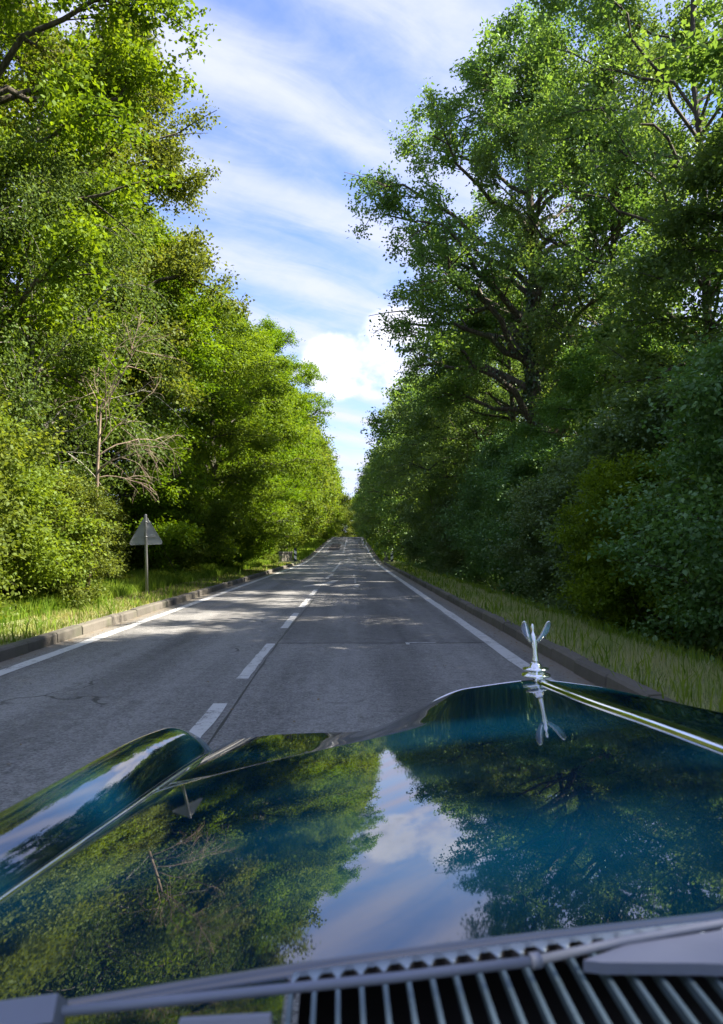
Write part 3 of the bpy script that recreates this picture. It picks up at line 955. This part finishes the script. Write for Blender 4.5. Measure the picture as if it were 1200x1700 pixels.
# right side, near to far
plant('shade_a', 11.2, 9.4, 'dark leafy hornbeam at the right edge, nearest the car', 1.25, 1.1)
plant('ash', 9.4, 20.5, 'slender tree with thin upright stems in the upper right corner', 1.0, .2)
plant('ash', 8.6, 26.0, 'open crowned slender tree just right of the ivy-clad oak', 1.02, 2.4)
plant('oak_b', 6.9, 28.5, 'tall dark oak with ivy-clad trunk reaching out over the right lane', .97, .5)
plant('shade_a', 9.6, 15.5, 'shady hornbeam with layered boughs between the near right tree and the oak', .85, 3.2)
plant('shade_a', 8.0, 23.0, 'shady hornbeam standing in front of the ivy-clad oak', .62, 5.2)
plant('shade_a', 7.6, 35.0, 'dark hornbeam directly beyond the ivy-clad oak', 1.04, 4.0)
plant('shade_a', 7.4, 43.0, 'dark leafy hornbeam leaning over the right verge before the striped post', 1.06, 2.0)
plant('shade_a', 7.6, 51.5, 'dense dark hornbeam beside the right striped post', 1.02, .6)
for x, y, s, rz, k, lab in (
        (5.9, 6.2, .80, .3, 'shrub_a', 'dark hazel shrub at the right edge, nearest to the bonnet'),
        (5.7, 9.4, .86, 1.3, 'shrub_a', 'large grey green shrub overhanging the right verge, second from the car'),
        (5.1, 12.6, .62, 2.3, 'shrub_b', 'fresh green broad-leaved shrub behind the mascot, right verge'),
        (6.1, 14.5, .95, 4.3, 'shrub_a', 'tall shaded shrub behind the fresh green one'),
        (5.6, 18.0, .85, 5.3, 'shrub_a', 'dark shrub at the right verge in front of the slender trees'),
        (5.8, 22.0, .90, .8, 'shrub_a', 'drooping shrub in front of the ivy-clad oak'),
        (5.7, 27.0, .85, 1.8, 'shrub_a', 'low dark shrub at the foot of the ivy-clad oak'),
        (5.7, 33.0, .95, 2.8, 'shrub_a', 'shaded shrub beyond the oak trunk on the right'),
        (5.5, 39.0, .90, 3.8, 'shrub_a', 'round dim shrub halfway between the oak and the right striped post'),
        (5.4, 46.0, .95, 4.8, 'shrub_a', 'pale dusty shrub nearest the right striped post')):
    plant(k, x, y, lab, s, rz, s * (1.0 + .22 * math.sin(y * 1.7)))
# far rows: nothing tells one from the next
rng = np.random.default_rng(77)
for side, kinds, lab, grp in ((-1, ('far_a', 'far_b'), 'leafy tree in the long left row beyond the left striped post', 'trees lining the far left side'),
                              (1, ('far_s', 'far_s'), 'dark tree in the long right row beyond the right striped post', 'trees lining the far right side')):
    y, i = (66.0 if side < 0 else 60.0), 0
    while y < 235:
        plant(kinds[i % 2], side * (7.3 + rng.uniform(-.5, .7)) - .6, y, lab, rng.uniform(.92, 1.15), rng.uniform(0, 6), None, grp)
        y += rng.uniform(6.5, 8.5)
        i += 1
for x, y in ((-3.5, 252), (2.5, 256), (-10, 258), (9, 254), (-.5, 275), (5.5, 272), (-7, 274)):
    plant('far_a', x, y, 'distant green tree closing the end of the road past the crest', 1.15, x, None, 'trees closing the end of the road')


def dead_tree():
    rng = np.random.default_rng(31)
    root = thing('dead_tree', 'bare dead tree with pale curling branches among the green left trees', 'tree', (-5.15, 15.8, gz(-5.15, 15.8) - .05))
    root.scale = (.86, .86, .88)
    m = 9
    tz = np.linspace(-.1, 4.5, m)
    tr = np.stack([np.interp(tz, [0, 1.6, 3, 4.5], [-.30, -.12, -.02, .0]) + rng.normal(0, .03, m), rng.normal(0, .04, m), tz], -1)
    V, F = tubes(tr[None], np.linspace(.055, .03, m)[None], 7)
    link('trunk', mesh_np('trunk', V, F, [M_deadwood], True), root)
    polys, rads = [], []
    def arm(p, d, L, r0, curl, depth):
        k = 8
        pts = [np.array(p, float)]
        d = np.array(d, float)
        d /= np.linalg.norm(d)
        for i in range(k - 1):
            d = d + np.array([0, 0, curl]) + rng.normal(0, .13, 3)
            d /= np.linalg.norm(d)
            pts.append(pts[-1] + d * L / (k - 1))
        polys.append(np.array(pts))
        rads.append(np.linspace(r0, r0 * .35, k) * .72)
        if depth:
            for _ in range(3 + depth):
                i = rng.integers(2, k)
                dd = (pts[i] - pts[i - 1]) / np.linalg.norm(pts[i] - pts[i - 1]) + rng.normal(0, .55, 3)
                arm(pts[i], dd, L * rng.uniform(.35, .6), r0 * .5, curl * 1.1, depth - 1)
    for z, dx, dy, dz, L, r, cu in ((4.4, .45, .1, 1, 1.9, .030, .0), (4.3, .05, -.1, 1, 1.9, .027, .0), (3.9, .9, -.2, .9, 1.8, .028, -.02),
                                    (4.0, -.25, .2, 1, 1.5, .022, .0), (3.5, 1, -.1, .7, 1.8, .028, -.07), (3.2, 1, -.3, .5, 1.6, .026, -.09),
                                    (3.0, 1, .1, .35, 1.5, .024, -.07), (3.1, .9, -.4, .8, 1.5, .022, -.06), (3.7, .6, .3, .9, 1.7, .022, -.02)):
        arm((np.interp(z, [0, 3, 4.5], [-.25, -.02, 0]), 0, z), (dx, dy, dz), L, r, cu, 2)
    for pl, rr in zip(polys, rads):
        pass
    main = [i for i, r_ in enumerate(rads) if r_[0] > .0125]
    fine = [i for i, r_ in enumerate(rads) if r_[0] <= .0125]
    for i in main:
        v, f = tubes(polys[i][None], rads[i][None], 5)
        link('branch', mesh_np('branch', v, f, [M_deadwood], True), root)
    v, f = tubes(np.array([polys[i] for i in fine]), np.array([rads[i] for i in fine]), 4)
    link('twigs', mesh_np('twigs', v, f, [M_deadwood], True), root, kind='stuff')


dead_tree()


def woodland():
    """the wood behind the roadside rows, and added road-shading clumps: one mass nobody could count"""
    for side, lm, seed in ((-1, M_beechleaf, 51), (1, M_shadeleaf, 52)):
        rng = np.random.default_rng(seed)
        nc = 4600 if side < 0 else 3200
        y = -6 + 300 * rng.uniform(0, 1, nc) ** 1.25
        x = side * (13.5 + 13 * rng.uniform(0, 1, nc) ** 1.5)
        top = 10.5 + 2.5 * np.sin(y * .31 + x) * np.cos(x * .7)
        if side < 0:
            top += 2
        z = top * rng.uniform(.03, 1, nc)
        nb_ = 1700 if side < 0 else 3000  # unseen wood beside and behind the camera, thickened on the right to shade the road
        yb_ = (8.5 if side > 0 else -2) - 52 * rng.uniform(0, 1, nb_)
        xb_ = side * (7.5 + 13 * rng.uniform(0, 1, nb_) ** 1.5)
        x, y = np.concatenate([x, xb_]), np.concatenate([y, yb_])
        if side > 0:
            k2 = 650  # extra high clumps out of view, added to keep sun off the near road
            x, y = np.concatenate([x, rng.uniform(8.5, 13.5, k2)]), np.concatenate([y, rng.uniform(1.5, 8.5, k2)])
        z = np.concatenate([z, (13 if side < 0 else 15) * rng.uniform(.03, 1, nb_)])
        if side > 0:
            z = np.concatenate([z, rng.uniform(8, 17, k2)])
        per = 13
        c = np.repeat(np.stack([x, y, z + zr(y)], -1), per, 0) + rng.normal(0, .8, (len(y) * per, 3)) * np.array([1, 1, .5])
        n = len(c)
        d = norm(rng.normal(0, 1, (n, 3)) + np.array([0, 0, -.3]))
        nr = norm(np.array([0, 0, .8]) + rng.normal(0, .6, (n, 3)))
        me = leaves_mesh('foliage', c, d, nr, rng.uniform(.22, .48, n), rng.uniform(.16, .32, n), rng.uniform(0, 1, n), lm)
        root = link('woodland', None, kind='stuff', label='dense mass of woodland behind the %s roadside trees' % ('left' if side < 0 else 'right'))
        link('foliage', me, root, kind='stuff')
        k = 150
        ty = -6 + 220 * rng.uniform(0, 1, k) ** 1.3
        tx = side * rng.uniform(11.5, 24, k)
        h = rng.uniform(8, 13, k)
        bz = zr(ty)
        t = np.linspace(0, 1, 5)
        pl = np.stack([tx[:, None] + rng.normal(0, .12, (k, 5)), ty[:, None] + rng.normal(0, .12, (k, 5)), bz[:, None] + h[:, None] * t[None]], -1)
        v, f = tubes(pl, rng.uniform(.08, .2, k)[:, None] * np.linspace(1, .4, 5)[None], 6)
        link('trunks', mesh_np('trunks', v, f, [M_darkbark], True), root, kind='stuff')


woodland()


def undergrowth():
    for side, n, seed, lm, lab in ((1, 46000, 61, M_shrubleaf, 'brambles and low leaves under the right hand shrubs'),
                                   (-1, 34000, 62, M_beechleaf, 'low leafy growth under the left hand trees')):
        rng = np.random.default_rng(seed)
        y = 3 + 60 * rng.uniform(0, 1, n) ** 1.5
        if side > 0:
            x = 3.62 + 4.5 * rng.uniform(0, 1, n) ** 1.3
            hh = .15 + .9 * sm(x, 3.7, 5.2) * (.55 + .45 * np.sin(y * 1.1 + x * .8))
        else:
            x0 = np.where(y < 16, -6.0, -7.4)
            x = x0 - 4.5 * rng.uniform(0, 1, n) ** 1.2
            hh = .2 + .8 * (.55 + .45 * np.sin(y * 1.1 + x * .8))
        z = gz(x, y) + hh * rng.uniform(0, 1, n) ** .7
        c = np.stack([x, y, z], -1)
        d = norm(rng.normal(0, 1, (n, 3)) + np.array([0, 0, -.2]))
        nr = norm(np.array([0, 0, .7]) + rng.normal(0, .6, (n, 3)))
        me = leaves_mesh('undergrowth', c, d, nr, rng.uniform(.06, .13, n), rng.uniform(.04, .09, n), rng.uniform(0, 1, n), lm)
        link('undergrowth', me, kind='stuff', label=lab)


undergrowth()

# ------------------------------------------------------------------ sign, posts, culvert walls


def road_sign():
    x, y = -5.08, 19.4
    root = thing('road_sign', 'grey back of a triangular road sign on a steel post in the left verge', 'road sign', (x, y, float(gz(x, y)) - .02), R(16))
    root.rotation_euler = (R(.6), R(-1.6), R(16))
    H = 2.02
    link('post', MB().lathe([(.036, 0), (.036, H - .02), (.030, H)], 14).mesh('post', M_galv, True), root)
    # rounded triangle
    s, r = .86, .05
    hgt = s * math.sqrt(3) / 2
    corners = [(-s / 2 + r * 1.73, r), (s / 2 - r * 1.73, r), (0, hgt - 2 * r)]
    pts = []
    for (cx, cz), a0 in zip(corners, (150, 270, 30)):
        for k in range(7):
            a = R(a0 + 120 * k / 6)
            pts.append((cx + r * math.cos(a), cz + r * math.sin(a)))
    n = len(pts)

    def plate(y0, y1, sc):
        cz = hgt / 3
        v = [(px * sc, yy, H - .015 - hgt + cz + (pz - cz) * sc) for yy in (y0, y1) for px, pz in pts]
        f = [tuple(range(n)), tuple(reversed(range(n, 2 * n)))] + [(i, i + n, (i + 1) % n + n, (i + 1) % n) for i in range(n)]
        return MB().add(v, f)
    p = link('plate', plate(.052, .056, 1).mesh('plate', M_signback), root)
    # folded rim on the back
    rim = MB()
    ring = [(px * .985, .047, H - .015 - hgt + hgt / 3 + (pz - hgt / 3) * .985) for px, pz in pts]
    rim.tube(ring + ring[:1], .007, 6, False)
    link('rim', rim.mesh('rim', M_signback, True), p)
    link('red_border', plate(.0585, .0600, .985).mesh('red_border', M_signred), p)
    link('white_face', plate(.0625, .0635, .74).mesh('white_face', M_signface), p)
    for zz, w in ((H - .20, .13), (H - .565, .265)):
        b = link('bracket', MB().box(-w, w, .030, .0505, zz - .014, zz + .014).mesh('bracket', M_galv), root)
        link('clamp', MB().lathe([(.043, zz - .018), (.043, zz + .018)], 14).mesh('clamp', M_galv, True), b)


road_sign()


def marker_post(x, y, rz, flip, label):
    root = thing('striped_post', label, 'marker post', (x, y, float(gz(x, y)) - .03), rz, 'striped marker posts at the culvert')
    w, h, t = .10, 1.05, .03
    # slanted stripes are separate faces of the panel, navy and white
    body = MB().box(-w, w, -t, t, 0, h)
    link('panel', body.mesh('panel', M_navy), root)
    for z0 in (.24, .62):
        q = .23
        sl = .12 * flip
        v = [(-w + .004, -t - .003, z0 - sl / 2), (w - .004, -t - .003, z0 + sl / 2), (w - .004, -t - .003, z0 + q + sl / 2), (-w + .004, -t - .003, z0 + q - sl / 2)]
        v += [(a, -t + .002, c) for a, b, c in v]
        f = [(0, 1, 2, 3), (0, 4, 5, 1), (1, 5, 6, 2), (2, 6, 7, 3), (3, 7, 4, 0)]
        link('white_stripe', MB().add(v, f).mesh('white_stripe', M_white), root)
    link('cap', MB().box(-w - .004, w + .004, -t - .004, t + .004, h, h + .02).mesh('cap', M_navy), root)


marker_post(3.02, 58.6, 0, 1, 'navy and white striped marker post on the right verge')
marker_post(-4.35, 60.0, 0, -1, 'navy and white striped marker post on the left verge')


def parapet(x, y, rz, w, label):
    root = thing('culvert_wall', label, 'concrete wall', (x, y, float(gz(x, y)) - .15), rz, 'concrete headwalls of the culvert')
    link('wall', MB().box(-w / 2, w / 2, -.13, .13, 0, .78).mesh('wall', M_wall), root)
    link('coping', MB().box(-w / 2 - .04, w / 2 + .04, -.18, .18, .783, .90).mesh('coping', M_wall), root)


parapet(-5.15, 60.5, R(62), 1.5, 'low concrete culvert wall left of the left striped post')
parapet(2.68, 60.6, R(84), 1.1, 'low concrete culvert block beside the right striped post')

# ------------------------------------------------------------------ the car
CAR_X, CAR_Y = .388, 1.65
car = thing('car', 'deep blue classic car bonnet with chrome trim and winged mascot, in the foreground', 'car', (CAR_X, CAR_Y, 0), R(1.0))


def spline(xk, yv):
    """cubic through the stations measured along the bonnet"""
    xk, yv = np.array(xk, float), np.array(yv, float)
    mk = np.gradient(yv, xk)

    def fn(x):
        x = np.asarray(x, float)
        i = np.clip(np.searchsorted(xk, x) - 1, 0, len(xk) - 2)
        h = xk[i + 1] - xk[i]
        t = (x - xk[i]) / h
        v = (2 * t**3 - 3 * t**2 + 1) * yv[i] + (t**3 - 2 * t**2 + t) * h * mk[i] + (-2 * t**3 + 3 * t**2) * yv[i + 1] + (t**3 - t**2) * h * mk[i + 1]
        v = np.where(x < xk[0], yv[0] + mk[0] * (x - xk[0]), v)
        return np.where(x > xk[-1], yv[-1] + mk[-1] * (x - xk[-1]), v)
    tt = np.linspace(xk[0] - .3, xk[-1] + .3, 1200)
    yy = fn(tt)
    ker = np.hanning(121)
    ker /= ker.sum()
    yy = np.convolve(np.pad(yy, 60, mode='reflect', reflect_type='odd'), ker, mode='valid')
    for _ in range(2):
        yy = np.convolve(np.pad(yy, 15, mode='reflect', reflect_type='odd'), np.full(31, 1 / 31), mode='valid')
    return lambda q: np.interp(q, tt, yy)


f_zc = spline([.40, .55, .70, .85, 1.05, 1.25, 1.45, 1.58, 1.68], [1.1538, 1.1496, 1.1420, 1.1315, 1.1154, 1.0976, 1.0826, 1.0736, 1.0668])
f_zseam = spline([.40, .80, 1.2, 1.64], [1.0631, 1.0378, .9941, .9319])
f_half = spline([.45, .80, 1.64], [.7312, .6915, .6587])
f_w = spline([.90, 1.06, 1.2, 1.35, 1.5, 1.66], [.6723, .6713, .2873, .2094, .1706, .1098])


def bonnet_z(u, Y):
    au = np.sqrt(u * u + .03 ** 2) - .03
    q = np.clip(au / f_half(Y), 0, 1.05)
    zc = f_zc(Y)
    base = zc - (zc - f_zseam(Y)) * (.6964 * q ** 1.0121 + .3036 * q ** 3.2738)
    zsh = .9649 + (1.62 - Y) * .1135
    m = sm((au - f_w(Y)) / .2591, 0, 1)
    d = base - zsh
    d = .5 * (d + np.sqrt(d * d + .02 ** 2)) - .003
    z = base - m * np.maximum(d, 0)
    return z


def rear_y(u):
    return .4591 + .0015 * (u / .7) ** 2


def cowl_z(u):
    u = np.asarray(u, float)
    return bonnet_z(u, rear_y(u)) - .0015


def local(u, Y, z):
    return (u, Y - CAR_Y, z)


def grid_mesh(name, P, m, smooth=True, flipf=False):
    a, b, _ = P.shape
    idx = np.arange(a * b).reshape(a, b)
    f = np.stack([idx[:-1, :-1], idx[:-1, 1:], idx[1:, 1:], idx[1:, :-1]], -1).reshape(-1, 4)
    if flipf:
        f = f[:, ::-1].copy()
    return mesh_np(name, P.reshape(-1, 3), f, [m], smooth)


def build_car():
    # bonnet ------------------------------------------------------
    nv, nu = 240, 241
    tq = np.linspace(-1, 1, nu)
    V = np.linspace(0, 1, nv)
    P = np.zeros((nv, nu, 3))
    for i, s in enumerate(V):
        Yf = 1.645
        # first guess of u, then the true row position
        u = tq * f_half(.5 + s * 1.1) * .992
        Y = rear_y(u) + (Yf - rear_y(u)) * s
        u = tq * f_half(Y) * .992
        P[i, :, 0], P[i, :, 1], P[i, :, 2] = u, Y - CAR_Y, bonnet_z(u, Y)
    # returned lips all round
    skirt = P[-1].copy()
    skirt[:, 1] += .006
    skirt[:, 2] -= .05
    back = P[0].copy()
    back[:, 1] -= .004
    back[:, 2] -= .012
    P2 = np.concatenate([back[None], P, skirt[None]])
    lf, rt = P2[:, :1].copy(), P2[:, -1:].copy()
    lf[:, :, 2] -= .03
    rt[:, :, 2] -= .03
    P2 = np.concatenate([lf, P2, rt], 1)
    bon = link('bonnet', grid_mesh('bonnet', P2, M_paint), car)
    # centre strip
    mb = MB()
    ys = np.linspace(.47, 1.625, 50)
    ring = []
    v, f = [], []
    for y in ys:
        zc = float(bonnet_z(np.array(0.0), np.array(y)))
        for k in range(7):
            a = math.pi * k / 6
            v.append((.0145 * math.cos(a), y - CAR_Y, zc - .0012 + .0090 * math.sin(a)))
    for i in range(len(ys) - 1):
        for k in range(6):
            f.append((i * 7 + k, i * 7 + k + 1, (i + 1) * 7 + k + 1, (i + 1) * 7 + k))
    link('centre_strip', mesh_np('centre_strip', v, f, [M_chrome], True), bon)
    for sg in (-1, 1):
        pts = [(sg * float(f_half(y)) * .998, y - CAR_Y, float(f_zseam(y)) + .0042) for y in np.linspace(.46, 1.63, 40)]
        link('edge_strip', MB().tube(pts, .0032, 8).mesh('edge_strip', M_chrome, True), bon)
    # wings ------------------------------------------------------
    sec = np.array([(0, -.05), (.001, -.006), (.006, .003), (.016, .011), (.028, .019), (.042, .0255), (.056, .0300), (.072, .0325), (.088, .0315),
                    (.104, .0245), (.118, .010), (.130, -.03), (.140, -.07), (.146, -.14), (.150, -.25), (.150, -.38)])
    tt = np.linspace(0, len(sec) - 1, 61)
    sec = np.stack([np.interp(tt, np.arange(len(sec)), sec[:, q]) for q in (0, 1)], -1)
    for _ in range(3):
        sec[2:-1] = (sec[1:-2] + 2 * sec[2:-1] + sec[3:]) / 4
    for sg in (-1, 1):
        rows = []
        ys = np.concatenate([np.linspace(.30, 1.52, 34), 1.52 + .31 * np.sin(np.linspace(0.02, 1, 26) * math.pi / 2)])
        for y in ys:
            g = np.clip((y - 1.52) / .31, 0, 1)
            k = math.sqrt(max(1 - g ** 2.6, 0.0))
            zs = float(f_zseam(min(y, 1.62)))
            hf = float(f_half(min(y, 1.66)))
            uu = hf + .009 + sec[:, 0] * (.6 + .4 * k) + .012 * (1 - k)
            lift = .9 + .75 * sm(y, .7, 1.5)
            dz = np.where(sec[:, 1] > -.006, sec[:, 1] * lift, sec[:, 1])
            zz = zs + dz - (1 - k) * np.maximum(.34 + dz, 0) * 1.0
            rows.append(np.stack([sg * uu, np.full(len(sec), y - CAR_Y), zz], -1))
        link('wing', grid_mesh('wing', np.array(rows), M_paint, True, sg > 0), car)
    # apron below the bonnet front, radiator shell
    link('front_apron', MB().box(-.70, .70, -.03, .0, .45, .905).mesh('front_apron', M_paint), car)
    us = np.linspace(-.285, .285, 41)
    prof = []
    zt = bonnet_z(us, np.full_like(us, 1.64)) - .0012 - .010 * sm(np.abs(us), .2, .285)
    rows = []
    for dy, dz in ((-.0035, -.02), (-.003, -.0005), (-.0015, .0010), (.0005, .0005), (.003, -.004), (.012, -.022), (.020, -.05), (.022, -.45)):
        rows.append(np.stack([us, np.full_like(us, dy), zt + dz], -1))
    sh = link('radiator_shell', grid_mesh('radiator_shell', np.array(rows), M_chrome, True), car)
    # vent panel at the foot of the windscreen ---------------------
    pitch, a = .0127, .0048
    u0, nb = -.442, 70

    def cowl_y(u):
        return rear_y(u) - .002
    n = nb * 12
    uu = np.linspace(u0, u0 + nb * pitch, n + 1)
    zc = cowl_z(uu)
    ph = (uu - u0) % pitch
    c = ph - pitch / 2
    arc = np.where(np.abs(c) < a, np.sqrt(np.maximum(a * a - c * c, 0)), 0)
    yb = cowl_y(uu)
    v = np.concatenate([np.stack([uu, yb + .003 - CAR_Y, zc - .001], -1),
                        np.stack([uu, yb - .006 - CAR_Y, zc - .0002], -1),
                        np.stack([uu, yb - .0125 + arc * 1.55 - CAR_Y, zc], -1),
                        np.stack([uu, yb - .0125 + arc * 1.55 - CAR_Y, zc - .008], -1)])
    k = n + 1
    i = np.arange(n)
    f = np.concatenate([np.stack([i + k * r, i + k * (r + 1), i + k * (r + 1) + 1, i + k * r + 1], -1) for r in range(3)])
    panel = link('vent_panel', mesh_np('vent_panel', v, f, [M_brushed, M_duct], False, np.repeat([0, 0, 1], n)), car)
    tr = []
    for y in (.10, .70):
        tr.append(np.stack([uu[::12], np.full(nb + 1, y - CAR_Y), zc[::12] - .060], -1))
    link('tray', grid_mesh('tray', np.array(tr), M_duct, False), panel)
    for j in range(nb + 1):
        u = u0 + j * pitch
        y1 = float(cowl_y(u)) - .0130
        z = float(cowl_z(u))
        link('vent_bar', MB().box(u - .00125, u + .00125, y1 - .26 - CAR_Y, y1 - CAR_Y, z - .0055, z - .0004).mesh('vent_bar', M_bar), panel)
    # painted scuttle either side of the vent
    for sg in (-1, 1):
        rows = []
        for s in np.linspace(0, 1, 12):
            uw = sg * (abs(u0) + .003 + s * (.80 - abs(u0)))
            z = float(cowl_z(uw))
            rows.append(np.array([(uw, rear_y(uw) - .003 - CAR_Y, z - .002), (uw, rear_y(uw) - .012 - CAR_Y, z + .001), (uw, .36 - CAR_Y, z - .002), (uw, .16 - CAR_Y, z)]))
        link('scuttle', grid_mesh('scuttle', np.array(rows), M_paint, True, sg < 0), car)
    # wipers -------------------------------------------------------
    def pt(px, py, h):
        """where a sight line measured on the picture passes h above the scuttle -> car coordinates"""
        f3 = Vector((math.sin(YAW) * math.cos(PITCH), math.cos(YAW) * math.cos(PITCH), math.sin(PITCH)))
        r3 = Vector((math.cos(YAW), -math.sin(YAW), 0))
        u3 = r3.cross(f3)
        d = f3 + r3 * ((px - 600) / FPX) + u3 * (-(py - 850) / FPX)
        c_, s_ = math.cos(R(1.0)), math.sin(R(1.0))
        z = 1.1
        for _ in range(6):
            p = Vector((0, 0, CAM_H)) + d * ((z - CAM_H) / d.z)
            x, y = p.x - CAR_X, p.y - CAR_Y
            q = Vector((c_ * x + s_ * y, -s_ * x + c_ * y, z))
            z = float(cowl_z(max(-.7, min(.7, q.x)))) + h
        return q
    w1 = link('wiper_arm', MB().tube([pt(95, 1680, .010), pt(400, 1649, .010), pt(654, 1623, .010), pt(889, 1595, .010)], .0026, 10).mesh('wiper_arm', M_wiper, True), car)
    link('wiper_clip', MB().tube([pt(-80, 1703, .012), pt(100, 1679, .012)], [.0095, .0095], 4).mesh('wiper_clip', M_wiper), w1)
    w2 = link('wiper_arm', MB().tube([pt(884, 1596, .010), pt(1035, 1562, .010), pt(1240, 1526, .010), pt(1500, 1490, .010)], .0024, 10).mesh('wiper_arm', M_wiper, True), car)
    link('wiper_joint', MB().tube([pt(880, 1596, .010), pt(897, 1593, .010)], .0042, 8).mesh('wiper_joint', M_wiper, True), w2)
    # broad pale root of the second arm
    q = [pt(968, 1594, .008), pt(1040, 1568, .009), pt(1260, 1534, .009), pt(1300, 1604, .008), pt(1160, 1599, .008), pt(1000, 1598, .008)]
    lo = [p - Vector((0, 0, .006)) for p in q]
    k = len(q)
    f = [tuple(range(k)), tuple(reversed(range(k, 2 * k)))] + [(i, i + k, (i + 1) % k + k, (i + 1) % k) for i in range(k)]
    link('wiper_root', MB().add(q + lo, f).mesh('wiper_root', M_wiper), w2)
    link('wiper_rubber', MB().tube([pt(300, 1702, .004), pt(450, 1694, .004)], .0035, 6).mesh('wiper_rubber', M_wiper), w1)


build_car()


def mascot():
    """winged figure on the radiator: flowing gown leaning forward, arms drawn back as wings"""
    base = link('mascot', None, car, (0, -.002, float(bonnet_z(np.array(0.), np.array(1.64))) + .007))
    mb = MB()
    mb.lathe([(.030, 0), (.0305, .002), (.029, .005), (.020, .008), (.020, .012), (.027, .0135), (.027, .0165), (.0135, .019), (.0115, .024), (.0085, .029)], 28)
    link('plinth', mb.mesh('plinth', M_chrome, True), base)
    # body: ellipses up the figure, leaning forward (+y)
    secs = [(.028, .0085, .0085, .0), (.034, .0075, .0085, .001), (.042, .0062, .0072, .0025), (.052, .0056, .0064, .004), (.060, .0060, .0064, .006),
            (.068, .0066, .0066, .009), (.074, .0056, .0056, .011), (.080, .0066, .0058, .014), (.086, .0064, .0052, .017), (.090, .0032, .0032, .0195),
            (.093, .0030, .0030, .021), (.096, .0046, .0050, .023), (.101, .0050, .0056, .0245), (.105, .0040, .0046, .0245), (.1075, .0012, .0016, .024)]
    v, f, n = [], [], 16
    for i, (z, a, b, yo) in enumerate(secs):
        for k in range(n):
            q = 2 * math.pi * k / n
            fold = 1 + (.10 * math.sin(5 * q + i * .9) if z < .07 else 0)
            a = a * 1.0
            v.append((.86 * a * fold * math.cos(q), yo + b * fold * math.sin(q), z))
    for i in range(len(secs) - 1):
        for k in range(n):
            f.append((i * n + k, i * n + (k + 1) % n, (i + 1) * n + (k + 1) % n, (i + 1) * n + k))
    f.append(tuple(reversed(range(n))))
    f.append(tuple(range((len(secs) - 1) * n, len(secs) * n)))
    link('figure', mesh_np('figure', v, f, [M_chrome], True), base)
    for sg in (-1, 1):
        # wing: a long leaf-shaped blade from the shoulder out, up and back
        prof = [(0, .0040), (.15, .0050), (.35, .0068), (.55, .0082), (.75, .0085), (.90, .0068), (.97, .0042), (1.0, .0012)]
        p0, p1 = Vector((sg * .003, .012, .066)), Vector((sg * .0275, -.012, .1165))
        ax = (p1 - p0)
        v, f, n = [], [], 12
        sd = Vector((sg * .80, .30, -.35)).normalized()
        nr = ax.cross(sd).normalized()
        for t, w in prof:
            c = p0 + ax * t + Vector((sg * .0035 * math.sin(t * math.pi), 0, -.002 * math.sin(t * math.pi)))
            for k in range(n):
                q = 2 * math.pi * k / n
                v.append(c + sd * (w * math.cos(q)) + nr * (max(.0012, w * .24) * math.sin(q)))
        for i in range(len(prof) - 1):
            for k in range(n):
                f.append((i * n + k, i * n + (k + 1) % n, (i + 1) * n + (k + 1) % n, (i + 1) * n + k))
        f.append(tuple(reversed(range(n))))
        f.append(tuple(range((len(prof) - 1) * n, len(prof) * n)))
        link('winged_arm', mesh_np('winged_arm', v, f, [M_chrome], True), base)


mascot()
